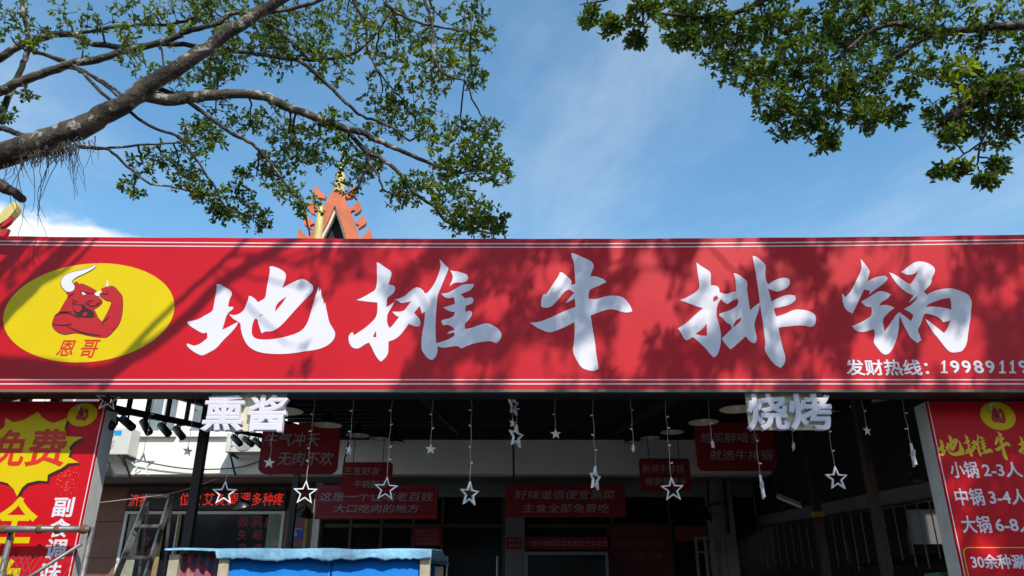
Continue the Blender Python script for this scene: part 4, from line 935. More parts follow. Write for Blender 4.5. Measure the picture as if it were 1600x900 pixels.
# cover: top sheet and ragged front flap in one wavy skin
def cover(x0, x1, m, name, seed, amp, drop):
    nx_, rows = 140, 14; v = []; f = []
    for i in range(nx_ + 1):
        u = i / nx_; x = x0 + (x1 - x0) * u
        dr_ = drop * (0.22 if (name == 'cover' and x < xB_ - 0.04) else 1.0)
        ragged = dr_ * (1.0 + 0.6 * mnoise.noise(Vector((x * 3.1, seed, 0))) + 0.22 * mnoise.noise(Vector((x * 11, seed, 3))) + 0.12 * mnoise.noise(Vector((x * 41, seed, 7))))
        sag = 0.014 * mnoise.noise(Vector((x * 1.7, seed + 9, 0)))
        for j in range(rows + 1):
            if j <= 8: y = DS + 1.42 - 1.44 * j / 8; z = zS + sag + 0.010 * mnoise.noise(Vector((x * 4, y * 4, seed))) + 0.05 * (1 - abs(j - 4) / 4)
            else:
                q = (j - 8) / (rows - 8); y = DS - 0.02 - 0.010 * math.sin(q * 1.6) + amp * q * mnoise.noise(Vector((x * 9, q, seed))); z = zS + sag - ragged * q
            v.append((x, y, z))
    k = rows + 1
    for i in range(nx_):
        for j in range(rows): f.append((i * k + j, i * k + j + 1, (i + 1) * k + j + 1, (i + 1) * k + j))
    o = mesh(name, v, f, m, sl, True); md = o.modifiers.new('thick', 'SOLIDIFY'); md.thickness = 0.004; return o
cover(xA - 0.02, xC + 0.02, M_tarp, 'cover', 4.0, 0.012, 0.060)
M_patch = mat('faded_patterned_cloth', (0.22, 0.13, 0.17), 0.85, 0.5, 16, bump=0.4, bscale=30)
nd = M_patch.node_tree.nodes; lk = M_patch.node_tree.links
vo = nd.new('ShaderNodeTexNoise'); vo.inputs['Scale'].default_value = 11; cr = nd.new('ShaderNodeValToRGB')
cr.color_ramp.elements[0].position = 0.36; cr.color_ramp.elements[0].color = (0.06, 0.10, 0.15, 1); cr.color_ramp.elements[1].position = 0.64; cr.color_ramp.elements[1].color = (0.24, 0.13, 0.10, 1)
e_ = cr.color_ramp.elements.new(0.48); e_.color = (0.13, 0.08, 0.14, 1); e_ = cr.color_ramp.elements.new(0.57); e_.color = (0.30, 0.03, 0.06, 1)
tcx = nd.new('ShaderNodeTexCoord'); lk.new(tcx.outputs['Object'], vo.inputs['Vector']); lk.new(vo.outputs['Fac'], cr.inputs[0]); lk.new(cr.outputs[0], nd['Principled BSDF'].inputs['Base Color'])
def hanging_sheet(x0, x1, y, z0, z1, m, name, folds, amp):
    nx_ = 60; v = []; f = []
    for i in range(nx_ + 1):
        x = x0 + (x1 - x0) * i / nx_
        for z in (z0, (z0 + z1) / 2, z1):
            k = 1 - 0.4 * (z - z0) / (z1 - z0); v.append((x, y + amp * k * (math.sin(i / nx_ * folds * 6.283) + 0.5 * mnoise.noise(Vector((x * 7, z, 1)))), z))
    for i in range(nx_):
        for j in range(2): f.append((i * 3 + j, (i + 1) * 3 + j, (i + 1) * 3 + j + 1, i * 3 + j + 1))
    o = mesh(name, v, f, m, sl, True); md = o.modifiers.new('thick', 'SOLIDIFY'); md.thickness = 0.003; return o
hanging_sheet(xA + 0.01, xB_ - 0.05, DS + 0.065, 0.4, zS - 0.02, M_patch, 'side_cloth', 5, 0.018)
xs_ = at(517, 880, DS).x
hanging_sheet(xB_ + 0.03, xs_ - 0.005, DS + 0.022, 0.4, zS - 0.02, M_blue, 'blue_sheet', 1.5, 0.006)
hanging_sheet(xs_ + 0.005, xC - 0.05, DS + 0.022, 0.4, zS - 0.02, M_blue, 'blue_sheet', 1.0, 0.008)
B().box(xA + 0.08, xC - 0.08, DS + 1.36, DS + 1.40, 0.4, zS - 0.02).build('back_sheet', M_blue, sl)

# scaffold at the lower left
DC = 6.22
sca = thing('scaffold_frame', (at(60, 880, DC).x, DC + 0.2, 0.13), 'weathered scaffold frame with rusty couplers before the starburst panel', 'scaffold')
zc_ = at(60, 827, DC).z; x0 = at(-110, 827, DC).x; x1 = at(140, 827, DC).x
B().tube([(x0, DC, zc_), (x1, DC, zc_)], 0.025, 12).build('top_tube', M_galv, sca, True)
for px in (4, 131):
    xx = at(px, 860, DC).x; B().tube([(xx, DC + 0.052, 0.13), (xx, DC + 0.052, zc_ + 0.02)], 0.022, 12).build('upright', M_galv, sca, True)
pa, pb_ = at(127, 850, DC - 0.05), at(20, 918, DC - 0.05)
B().tube([pa, pa + (pb_ - pa) * 2.2], 0.014, 10).build('brace', M_galv, sca, True)
for px in (6, 62, 90, 131):
    xx = at(px, 827, DC).x; B().tube([(xx - 0.02, DC, zc_), (xx - .014, DC, zc_), (xx + .014, DC, zc_), (xx + 0.02, DC, zc_)], [0.028, 0.035, 0.035, 0.028], 12).build('coupler', M_rust, sca, True)
ms = B(); zb2 = at(60, 864, DC).z
xm = at(128, 870, DC).x
for k in range(60):
    xx = x0 - 0.4 + k * 0.045
    for sg in (1, -1):
        a_ = Vector((xx if sg > 0 else xx + 0.4, DC + 0.03 + 0.002 * sg, zc_ - 0.19)); b_ = Vector((xx + 0.4 if sg > 0 else xx, a_.y, zc_ - 0.95))
        if max(a_.x, b_.x) > xm - 0.02: continue
        ms.tube([a_, b_], 0.0018, 4, False)
tag(ms.build('wire_mesh', M_galv, sca), kind='stuff')
print('BUILDINGS DONE')

# ------------------------------------------------------------------ temple roofs far behind
M_terra = mat('terracotta_paint', (0.58, 0.155, 0.07), 0.75, 0.22, 1.6, bump=0.4, bscale=6, dirt=0.35)
M_goldp = mat('gold_paint', (0.60, 0.47, 0.16), 0.45, 0.15, 1.5)
M_cream2 = mat('cream_trim', (0.70, 0.66, 0.55), 0.7, 0.08, 1.2)
M_dark = mat('dark_opening', (0.02, 0.018, 0.016), 0.8, 0.1, 1)
def temple(name, ox, oy, sc, Dt, label, mirror=None, flames_left=True):
    def P(x, y): 
        q = at(ox + x / sc, oy + y / sc, Dt); return (q.x, q.z)
    c = P(515, 860); t = thing(name, (c[0], Dt, 0), label, 'temple roof')
    def ex(nm, pts, y, th, m, par=t, sm=0):
        lp = [P(*p) for p in pts]
        if sm: lp = smooth_loop(lp, sm, 0.3)
        return extrude2d(nm, [lp], y, th, m, par)
    k = 1.0
    board_ = [(555, 335), (590, 340), (700, 600), (800, 900), (1010, 1600), (880, 1600), (665, 900), (600, 690), (535, 520), (460, 690), (345, 900), (180, 1600), (30, 1600), (235, 900), (400, 580), (520, 350)]
    bo = ex('bargeboard', board_, Dt, 0.35, M_terra)
    ex('inner_trim', [(535, 522), (600, 692), (668, 900), (640, 900), (580, 700), (536, 575), (485, 690), (380, 900), (346, 900), (462, 690)], Dt + 0.1, 0.2, M_cream2)
    ex('opening_shade', [(536, 560), (650, 900), (860, 1600), (200, 1600), (370, 900)], Dt + 0.5, 0.2, M_dark)  # near-black slab, stands in for the shade inside the open gable
    fls = [[(615, 400), (660, 375), (690, 345), (722, 308), (738, 345), (742, 385), (700, 432), (660, 432), (625, 445)],
           [(672, 535), (700, 522), (740, 495), (772, 452), (790, 500), (797, 550), (760, 586), (725, 600), (735, 560), (705, 555), (690, 575)],
           [(732, 688), (742, 665), (790, 640), (822, 598), (838, 640), (847, 690), (800, 722), (765, 745), (775, 705), (750, 700)],
           [(790, 850), (805, 820), (850, 780), (877, 733), (900, 780), (908, 850), (850, 870), (840, 845), (812, 862)]]
    for fl in fls:
        ex('flame_finial', fl, Dt + 0.08, 0.18, M_terra, t, 1)
        ex('flame_finial', [(1050 - x if False else 2 * 527 - x, y + 0) for x, y in fl], Dt + 0.08, 0.18, M_terra, t, 1)
    a = P(566, 350); top = P(566, -120)
    hh = top[1] - a[1]; r0 = 0.16
    B().lathe((a[0], Dt + 0.17, a[1] - 0.1), [(r0 * 1.5, 0), (r0 * 1.2, hh * .1), (r0 * 1.5, hh * .2), (r0 * 0.8, hh * .26), (r0 * 1.2, hh * .34), (r0 * .6, hh * .45), (r0 * .35, hh * .7), (0.01, hh)], 14).build('spire', M_goldp, t, True)
    b = P(435, 900); tb_ = P(418, 610); hh = tb_[1] - b[1]
    B().lathe((b[0], Dt - 1.0, b[1]), [(0.16, -1.5), (0.15, 0), (0.12, hh * .4), (0.09, hh * .65), (0.07, hh * .75), (0.05, hh * .85), (0.01, hh)], 14).build('small_spire', M_goldp, t, True)
    # roof planes running back and the hall below
    ra = P(560, 345); rl = P(60, 1500); rr_ = P(990, 1500)
    v = [(ra[0], Dt + 0.3, ra[1] - 0.15), (ra[0], Dt + 12, ra[1] - 0.15), (rl[0], Dt + 12, rl[1]), (rl[0], Dt + 0.3, rl[1]), (rr_[0], Dt + 12, rr_[1]), (rr_[0], Dt + 0.3, rr_[1])]
    mesh('roof', v, [(0, 3, 2, 1), (0, 1, 4, 5)], M_terra, t)
    B().box(rl[0] + 0.3, rr_[0] - 0.3, Dt + 0.72, Dt + 12, 0, rl[1] + 0.2).build('hall_wall', M_cream2, t)
    return t
temple('temple_roof', 440, 240, 6.43, 25.0, 'terracotta temple gable with flame finials and gold spire above the sign')
Dg = 22.0
tg = thing('roof_finial', (at(-12, 372, Dg).x, Dg, at(0, 372, Dg).z - 0.6), 'golden roof finial with red flames at the far left above the sign', 'finial')
def ex2(nm, pts, m, th=0.15, y=Dg): return extrude2d(nm, [smooth_loop([(at(x, y_, y).x, at(x, y_, y).z) for x, y_ in pts], 1)], y, th, m, tg)
ex2('golden_horn', [(-30, 380), (-14, 352), (0, 333), (12, 320), (25, 314), (27, 320), (22, 330), (10, 343), (0, 352), (-10, 380), (-16, 420), (-40, 420)], M_goldp, 0.3)
ex2('red_flame', [(-8, 355), (5, 346), (18, 337), (16, 346), (8, 352), (-6, 358)], M_bull); ex2('red_flame', [(-12, 372), (0, 362), (13, 357), (9, 366), (2, 372), (-10, 378)], M_bull)
B().box(at(-60, 380, Dg).x, at(-8, 380, Dg).x, Dg + 0.05, Dg + 6, 0, at(-10, 378, Dg).z).build('gable_body', M_terra, tg)

# ------------------------------------------------------------------ trees
M_bark = mat('grey_bark', (0.085, 0.066, 0.048), 0.9, 0.45, 9, bump=0.8, bscale=28)
nd = M_bark.node_tree.nodes; lk = M_bark.node_tree.links; bs = nd['Principled BSDF']
tcx = nd.new('ShaderNodeTexCoord'); ln_ = nd.new('ShaderNodeTexNoise'); ln_.inputs['Scale'].default_value = 9.5; ln_.inputs['Detail'].default_value = 8; ln_.inputs['Roughness'].default_value = 0.68
lk.new(tcx.outputs['Object'], ln_.inputs['Vector']); lr = nd.new('ShaderNodeMapRange'); lr.inputs[1].default_value = 0.55; lr.inputs[2].default_value = 0.60; lk.new(ln_.outputs['Fac'], lr.inputs[0])
src = bs.inputs['Base Color'].links[0].from_socket; lm = nd.new('ShaderNodeMixRGB'); lm.inputs[2].default_value = (0.36, 0.34, 0.29, 1); lk.new(lr.outputs[0], lm.inputs[0]); lk.new(src, lm.inputs[1])
dn = nd.new('ShaderNodeTexNoise'); dn.inputs['Scale'].default_value = 3.2; dn.inputs['Detail'].default_value = 9; dn.inputs['Roughness'].default_value = 0.75; lk.new(tcx.outputs['Object'], dn.inputs['Vector'])
dr = nd.new('ShaderNodeMapRange'); dr.inputs[1].default_value = 0.46; dr.inputs[2].default_value = 0.55; lk.new(dn.outputs['Fac'], dr.inputs[0])
dm = nd.new('ShaderNodeMixRGB'); dm.inputs[2].default_value = (0.020, 0.017, 0.013, 1); lk.new(dr.outputs[0], dm.inputs[0]); lk.new(lm.outputs[0], dm.inputs[1]); lk.new(dm.outputs[0], bs.inputs['Base Color'])
M_twig = mat('dark_twig', (0.055, 0.045, 0.035), 0.9, 0.3, 20)
def leaf_material(name, c0, c1, c2):
    m = bpy.data.materials.new(name); m.use_nodes = True; nd = m.node_tree.nodes; lk = m.node_tree.links
    b = nd['Principled BSDF']; b.inputs['Roughness'].default_value = 0.38; b.inputs['Specular IOR Level'].default_value = 0.45
    a = nd.new('ShaderNodeAttribute'); a.attribute_name = 'leaf_tone'
    cr = nd.new('ShaderNodeValToRGB'); e = cr.color_ramp.elements; e[0].position = 0.0; e[0].color = (*c0, 1); e[1].position = 1.0; e[1].color = (*c2, 1)
    k = cr.color_ramp.elements.new(0.72); k.color = (*c1, 1)
    lk.new(a.outputs['Fac'], cr.inputs[0]); lk.new(cr.outputs[0], b.inputs['Base Color'])
    tr_ = nd.new('ShaderNodeBsdfTranslucent'); g = nd.new('ShaderNodeMixRGB'); g.blend_type = 'MULTIPLY'; g.inputs[0].default_value = 1; g.inputs[2].default_value = (1.5, 1.7, 0.5, 1)
    lk.new(cr.outputs[0], g.inputs[1]); lk.new(g.outputs[0], tr_.inputs[0])
    mx = nd.new('ShaderNodeMixShader'); mx.inputs[0].default_value = 0.45
    lk.new(b.outputs[0], mx.inputs[1]); lk.new(tr_.outputs[0], mx.inputs[2]); lk.new(mx.outputs[0], nd['Material Output'].inputs['Surface'])
    return m
M_leaf = leaf_material('ficus_leaf', (0.036, 0.062, 0.014), (0.105, 0.145, 0.024), (0.27, 0.29, 0.028))
rng = np.random.default_rng(11)
LEAF = np.array([(0, 0, 0), (0.28, 0.22, 0.05), (0.68, 0.25, 0.05), (1.0, 0, -0.06), (0.68, -0.25, 0.05), (0.28, -0.22, 0.05)])
def build_leaves(name, tufts, parent, tone_shift=None):
    """tufts: list of (centre, axis, n leaves, leaf length, tone)"""
    C = []; A = []; Ls = []; T = []
    for c, ax, n, ln, tone in tufts:
        ax = np.array(ax); ax = ax / (np.linalg.norm(ax) + 1e-9)
        d = rng.normal(size=(n, 3)); d /= np.linalg.norm(d, axis=1)[:, None]
        d = d + ax * 0.85; d /= np.linalg.norm(d, axis=1)[:, None]
        off = rng.uniform(0.0, 0.8, (n, 1)) * ln
        C.append(np.array(c) + d * off * 0.5 - ax * rng.uniform(0, 1.3, (n, 1)) * ln)
        A.append(d); Ls.append(ln * rng.uniform(0.72, 1.15, n)); T.append(np.clip(tone + rng.normal(0, 0.16, n), 0, 1))
    C = np.concatenate(C); A = np.concatenate(A); Ls = np.concatenate(Ls); T = np.concatenate(T); n = len(C)
    up = np.array([0, 0, 1.0]) + rng.normal(0, 0.55, (n, 3))
    Y = np.cross(up, A); Y /= np.linalg.norm(Y, axis=1)[:, None] + 1e-9
    Z = np.cross(A, Y)
    V = C[:, None, :] + Ls[:, None, None] * (LEAF[None, :, 0:1] * A[:, None, :] + LEAF[None, :, 1:2] * Y[:, None, :] + LEAF[None, :, 2:3] * Z[:, None, :])
    base = np.array(origin(parent)); V = V.reshape(-1, 3) - base
    idx = (np.arange(n) * 6)[:, None]
    Q = np.concatenate([idx + np.array([[0, 1, 2, 3]]), idx + np.array([[0, 3, 4, 5]])], axis=1).reshape(-1, 4)
    me = bpy.data.meshes.new(name); me.vertices.add(len(V)); me.vertices.foreach_set('co', V.astype(np.float32).ravel())
    me.loops.add(Q.size); me.loops.foreach_set('vertex_index', Q.astype(np.int32).ravel())
    me.polygons.add(len(Q)); me.polygons.foreach_set('loop_start', np.arange(0, Q.size, 4, dtype=np.int32)); me.update(calc_edges=True)
    at_ = me.attributes.new('leaf_tone', 'FLOAT', 'FACE'); at_.data.foreach_set('value', np.repeat(T, 2).astype(np.float32))
    me.materials.append(M_leaf)
    o = bpy.data.objects.new(name, me); COL.objects.link(o); o.parent = parent; tag(o, kind='stuff'); return o, n
def spline(pts, rad, sub=5, wob=0.0, seed=0):
    pp = []; rr = []; n = len(pts); rg = random.Random(seed)
    for i in range(n - 1):
        p0, p1, p2, p3 = pts[max(i - 1, 0)], pts[i], pts[i + 1], pts[min(i + 2, n - 1)]
        for k in range(sub):
            t = k / sub
            q = 0.5 * ((2 * p1) + (p2 - p0) * t + (2 * p0 - 5 * p1 + 4 * p2 - p3) * t * t + (3 * p1 - p0 - 3 * p2 + p3) * t ** 3)
            if wob: q = q + Vector((rg.gauss(0, wob), rg.gauss(0, wob), rg.gauss(0, wob)))
            pp.append(q); rr.append(rad[i] + (rad[i + 1] - rad[i]) * t)
    pp.append(pts[-1]); rr.append(rad[-1]); return pp, rr
class Tree:
    def __init__(s, name, base, label):
        s.root = thing(name, base, label, 'tree'); s.pts = []; s.tufts = []; s.twig = B(); s.rg = random.Random(hash(name) % 1 + len(label))
    def limb(s, pts, rad, name='limb', n=9, wob=0.004, keep=True):
        pp, rr = spline([Vector(p) for p in pts], rad, 5, wob, len(s.pts))
        rr = [r_ * (1 + 0.08 * mnoise.noise(p * 6)) for p, r_ in zip(pp, rr)]
        B().tube(pp, rr, n).build(name, M_bark, s.root, True)
        if keep: s.pts += list(zip(pp, rr))
    dD = 0.0; mark = 0
    def plimb(s, pl, D0_, D1_, w0, w1, **kw):
        """limb through photo pixels, depth going D0_ to D1_, width in photo pixels"""
        D0_ += s.dD; D1_ += s.dD
        k = len(pl); pts = []; rad = []
        for i, (x, y) in enumerate(pl):
            D = D0_ + (D1_ - D0_) * i / (k - 1); pts.append(at(x, y, D)); rad.append(max(0.004, 0.43 * (w0 + (w1 - w0) * i / (k - 1)) * pxm(x, y, D)))
        s.limb(pts, rad, **kw)
    def near(s, c):
        return min(s.pts[s.mark:], key=lambda q: (q[0] - c).length_squared)
    def blob(s, c, r, nt, leaf=0.055, tone=0.3, nl=(7, 12), flat=0.75):
        c = Vector(c); a, ra = s.near(c); d = (c - a)
        m1 = a.lerp(c, 0.5) + Vector((s.rg.gauss(0, .05), s.rg.gauss(0, .05), s.rg.gauss(0.02, .05))) * min(1.0, d.length)
        k = a.lerp(c, 0.85)
        pp, rr = spline([a, m1, k], [min(ra, 0.012), 0.009, 0.006], 4, 0.004, int(c.x * 1000))
        s.twig.tube(pp, rr, 5, False); mine = pp[len(pp) // 2:]
        P_ = []
        for i in range(nt):
            while True:
                q = Vector((s.rg.uniform(-1, 1), s.rg.uniform(-1, 1), s.rg.uniform(-1, 1)))
                if q.length <= 1: break
            P_.append(c + Vector((q.x * r, q.y * r, q.z * r * flat)))
        P_.sort(key=lambda p: (p - k).length_squared)
        for p in P_:
            st_ = min(mine, key=lambda w: (w - p).length_squared)
            md = st_.lerp(p, 0.55) + Vector((s.rg.gauss(0, .2), s.rg.gauss(0, .2), s.rg.gauss(-.05, .2))) * (p - st_).length
            s.twig.tube([st_, md, p], [0.0045, 0.0035, 0.0025], 3, False)
            mine += [md, p]
            ax = (p - st_).normalized() + Vector((0, 0, 0.35))
            s.tufts.append((tuple(p), tuple(ax), s.rg.randint(*nl), leaf, min(1, max(0, s.rg.gauss(tone, 0.12)))))
    def pblob(s, x, y, rpx, D, nt, **kw):
        s.blob(at(x, y, D), rpx * pxm(x, y, D), nt, **kw)
    def finish(s):
        tag(s.twig.build('twigs', M_twig, s.root), kind='stuff')
        o, n = build_leaves('crown', s.tufts, s.root); print('LEAVES', s.root.name, n)

# --- left tree: bare leaning limbs
LT = Tree('ficus_tree', (-6.4, 4.4, 0.0), 'leaning ficus tree with bare grey limbs and sparse tufts at the left')
t0 = Vector((-6.4, 4.4, 0.0)); j0 = at(-70, 262, 5.75); LT.dD = 0.75
LT.limb([t0, t0 + Vector((0.08, 0.05, 1.2)), t0 + Vector((0.25, 0.2, 2.8)), j0 + Vector((-0.35, -0.15, -0.55)), j0], [0.36, 0.31, 0.27, 0.24, 0.215], 'trunk', 16, 0.008)
DL = 5.2
LT.plimb([(-70, 262), (0, 244), (60, 224), (105, 207), (150, 187), (200, 158), (240, 130), (290, 98), (350, 56), (420, 11), (500, -45), (600, -120)], 5.0, 4.9, 52, 13, n=14, wob=0.006)
LT.plimb([(228, 150), (262, 157), (300, 152), (345, 148), (400, 148), (445, 165), (488, 182), (540, 201), (566, 208), (597, 223), (623, 234), (675, 256), (712, 270)], 5.0, 5.6, 24, 5)
LT.plimb([(543, 203), (571, 236), (597, 249), (623, 269), (649, 303), (679, 323), (696, 345), (727, 357), (772, 365)], 5.45, 5.7, 9, 4)
LT.plimb([(573, 240), (577, 256), (566, 277), (553, 297), (535, 303)], 5.48, 5.6, 5, 3)
LT.plimb([(577, 254), (592, 277), (603, 299), (645, 310)], 5.5, 5.6, 5, 3)
LT.plimb([(-60, 165), (0, 143), (25, 131), (63, 116), (110, 101), (160, 91), (211, 76), (262, 63), (291, 49), (338, 38), (363, 21), (400, 26), (450, 60), (480, 90)], 5.4, 5.3, 19, 5)
LT.plimb([(-50, 112), (0, 91), (25, 74), (72, 57), (114, 53), (144, 68), (203, 74), (260, 68), (330, 75), (400, 84), (467, 93), (523, 91), (562, 78), (597, 39), (610, 10)], 5.6, 5.3, 15, 4)
LT.plimb([(114, 53), (169, 44), (224, 38), (270, 38), (320, 20), (350, -10)], 5.6, 5.5, 8, 4)
LT.plimb([(2, 190), (4, 177), (30, 114), (44, 80), (44, 55), (36, 17), (32, -20)], 5.5, 5.5, 12, 7)
LT.plimb([(192, 165), (235, 198), (274, 211), (296, 236), (321, 270), (338, 296), (350, 321), (380, 335), (410, 345)], 5.05, 5.4, 6, 3)
LT.plimb([(240, 135), (296, 160), (320, 178), (359, 207), (393, 225), (423, 256), (454, 299), (473, 321), (484, 368)], 5.05, 5.6, 9, 3)
LT.plimb([(50, 80), (100, 95), (130, 115), (165, 150), (195, 165)], 5.5, 5.1, 7, 6)
LT.plimb([(55, 80), (120, 105), (160, 130), (185, 150)], 5.5, 5.2, 6, 5)
LT.plimb([(100, 103), (150, 120), (195, 152)], 5.4, 5.1, 5, 5)
LT.plimb([(127, 228), (170, 235), (200, 262), (236, 287), (270, 292), (300, 300)], 5.0, 5.4, 6, 3)
LT.plimb([(120, 228), (160, 232), (230, 225), (290, 222)], 5.0, 5.3, 6, 3)
LT.plimb([(467, 93), (506, 126), (540, 160), (566, 182), (605, 195), (640, 220)], 5.2, 5.6, 8, 4)
LT.plimb([(553, -15), (553, 4), (571, 35), (575, 78), (592, 113)], 5.2, 5.4, 7, 3)
LT.plimb([(664, -30), (664, 0), (675, 35), (677, 87), (696, 117), (725, 125)], 5.2, 5.4, 8, 3)
LT.plimb([(600, 5), (640, 30), (700, 45), (735, 50)], 5.2, 5.4, 6, 3)
LT.plimb([(0, 170), (-40, 190), (-75, 255)], 5.4, 5.05, 16, 20, keep=False)
LT.plimb([(0, 200), (20, 206), (40, 214), (62, 224)], 5.15, 5.0, 11, 10)
LT.plimb([(-60, 265), (0, 290), (20, 300), (36, 311)], 4.9, 4.95, 26, 14)
LT.plimb([(390, 24), (470, 10), (560, -25)], 5.2, 5.1, 8, 6)
blobs = [(500,30,42,16),(465,58,36,12),(430,40,30,9),(540,22,38,14),(600,18,34,12),(640,28,30,8),(695,35,32,9),(738,14,22,7),(745,62,24,9),(715,85,28,11),(738,122,20,9),(700,100,20,7),(650,105,30,12),(620,68,28,9),(560,58,30,9),(520,105,30,10),(480,88,30,9),(420,92,34,13),(395,60,30,9),(360,82,30,10),(330,128,28,9),(300,112,26,7),(392,190,26,8),(440,185,26,7),(598,150,28,9),(640,168,30,12),(610,190,34,14),(678,200,30,12),(720,212,25,10),(762,200,20,9),(752,240,28,14),(778,268,20,11),(705,240,28,9),(720,272,32,15),(652,290,32,13),(622,300,24,8),(700,308,28,12),(742,332,28,15),(770,350,22,13),(720,350,22,9),(562,240,28,10),(500,222,40,22),(470,240,28,12),(450,215,25,8),(520,198,28,10),(335,195,34,14),(312,222,28,12),(282,258,25,10),(225,262,22,6),(400,282,26,9),(430,262,26,9),(370,312,26,9),(402,342,20,10),(345,332,16,7),(210,290,16,6),(300,290,28,10),(325,300,24,9),(550,280,24,8),(480,320,20,6),(455,300,20,6),(575,255,20,8),
 (18,18,22,6),(60,40,22,4),(100,30,24,4),(150,28,24,5),(205,18,26,6),(240,20,22,6),(275,30,22,7),(305,18,20,9),(325,8,20,8),(195,60,18,6),(345,50,20,7),(12,55,16,3),(130,75,16,3),(60,70,14,4),(260,60,20,4),(230,110,18,3),(255,240,20,5),(205,95,20,3),(40,150,14,3),(10,175,14,3),(430,20,30,8),(380,20,28,8),(350,100,25,8),(270,130,24,5),(660,60,26,7),(680,140,22,6),(590,90,25,6)]
yel = {(240,20),(195,60),(345,50),(60,70),(275,30),(255,240)}
for x, y, r_, nt_ in blobs:
    LT.pblob(x, y, r_ * 1.42, 6.0 + 0.75 * random.Random(x * 7 + y).random() * (0.4 if x < 330 else 1), int(nt_ * (3.6 if x > 300 else 2.7)) + 2, leaf=0.047, nl=(6, 10), tone=0.80 if (x, y) in yel else random.Random(x + y).choice((0.30, 0.42, 0.5, 0.66)))
# hanging aerial roots and bark tatters under the limb
ar = B(); rg = random.Random(5)
for k in range(30):
    x = rg.uniform(5, 150) if k < 22 else rg.gauss(118, 8); y0 = 228 - 0.28 * (x - 60) + 14; ln_px = rg.uniform(10, 45) if k < 22 else rg.uniform(40, 90)
    D = 5.72 + rg.uniform(-0.08, 0.08); a = at(x, y0, D); b_ = at(x + rg.gauss(0, 9), y0 + ln_px, D)
    m_ = a.lerp(b_, 0.5) + Vector((rg.gauss(0, .03), rg.gauss(0, .02), 0)); ar.tube([a, m_, b_], [0.004, 0.0025, 0.0015], 4, False)
for k in range(8):
    x = rg.uniform(20, 110); a = at(x, 250, 5.73); b_ = at(x + rg.gauss(-5, 20), 330 + rg.uniform(0, 60), 5.75); m_ = a.lerp(b_, 0.6) + Vector((rg.gauss(0, .06), 0, 0))
    pp, rr = spline([a, m_, b_], [0.0035, 0.0025, 0.0018], 5, 0.004, k); ar.tube(pp, rr, 4, False)
for k in range(120):
    x = rg.gauss(88, 24); y0 = 228 - 0.28 * (x - 60) + rg.uniform(2, 14); D = 5.70 + rg.uniform(-0.12, 0.1); a = at(x, y0, D); b_ = at(x + rg.gauss(0, 6), y0 + rg.uniform(8, 30), D)
    ar.tube([a, a.lerp(b_, 0.5) + Vector((rg.gauss(0, .02), rg.gauss(0, .02), 0)), b_], [0.006, 0.004, 0.002], 4, False)
tag(ar.build('aerial_roots', M_twig, LT.root), kind='stuff')
# limbs of the same tree above the view, crossing the sun's path to the sign
def over(tree, x, y, t): return at(x, y, D0) + SUN * t
hub = over(LT, -260, 560, 4.6)
LT.limb([hub, over(LT, -100, 560, 4.7), over(LT, 60, 580, 4.85), over(LT, 150, 588, 5.0), over(LT, 208, 556, 5.2), over(LT, 280, 508, 5.5), over(LT, 332, 455, 5.8), over(LT, 378, 421, 6.0), over(LT, 436, 387, 6.3), over(LT, 520, 330, 6.7), over(LT, 600, 270, 7.0)], [0.10, 0.075, 0.065, 0.06, 0.055, 0.05, 0.05, 0.05, 0.045, 0.035, 0.02])
LT.limb([over(LT, 159, 605, 5.0), over(LT, 220, 530, 5.0), over(LT, 275, 475, 5.2), over(LT, 329, 426, 5.4), over(LT, 384, 374, 5.7), over(LT, 440, 320, 6.0)], [0.04, 0.028, 0.026, 0.024, 0.02, 0.012])
LT.limb([hub, over(LT, -60, 560, 4.4), over(LT, -10, 505, 4.4), over(LT, 40, 455, 4.6), over(LT, 85, 410, 4.9), over(LT, 130, 365, 5.2), over(LT, 190, 300, 5.5)], [0.12, 0.10, 0.09, 0.085, 0.08, 0.07, 0.05])
LT.limb([over(LT, -60, 500, 4.4), over(LT, 0, 425, 4.6), over(LT, 45, 372, 5.0), over(LT, 80, 320, 5.2)], [0.07, 0.06, 0.05, 0.03])
LT.limb([over(LT, 40, 455, 4.6), over(LT, 110, 415, 4.7), over(LT, 160, 360, 4.9)], [0.03, 0.022, 0.015])
LT.limb([j0 + Vector((-0.3, 0, -0.3)), j0 + Vector((-0.5, -1.0, 1.2)), hub], [0.19, 0.16, 0.12])
LT.mark = len(LT.pts) - 80
for x, y in ((20, 380), (60, 400), (10, 440), (90, 372), (480, 420), (505, 455), (520, 400), (470, 560), (500, 390)):
    LT.blob(over(LT, x, y, 5.2), 0.12, 5, leaf=0.055)
LT.finish()

# --- right tree: dense crown reaching over the viewer
RT = Tree('ficus_tree', (6.8, 3.2, 0.0), 'dense dark ficus tree reaching in from the upper right')
t0 = Vector((6.8, 3.2, 0)); j1 = Vector((6.3, 3.6, 5.0))
RT.limb([t0, t0 + Vector((-0.1, 0, 1.5)), t0 + Vector((-0.2, 0.15, 3.2)), j1], [0.42, 0.36, 0.31, 0.28], 'trunk', 16, 0.008)
DR = 6.2
RT.limb([j1, at(1720, 130, 5.9), at(1650, 120, 6.0), at(1600, 125, 6.05), at(1545, 148, 6.1), at(1500, 172, 6.15), at(1478, 185, 6.2)], [0.2, 0.15, 0.12, 0.11, 0.085, 0.05, 0.02])
RT.limb([j1, at(1740, 60, 5.6), at(1660, 38, 5.8), at(1600, 40, 6.0), at(1540, 43, 6.1), at(1500, 48, 6.2), at(1460, 52, 6.25), at(1400, 90, 6.3), at(1345, 138, 6.3), at(1310, 170, 6.3)], [0.16, 0.10, 0.06, 0.05, 0.042, 0.035, 0.03, 0.022, 0.014, 0.008])
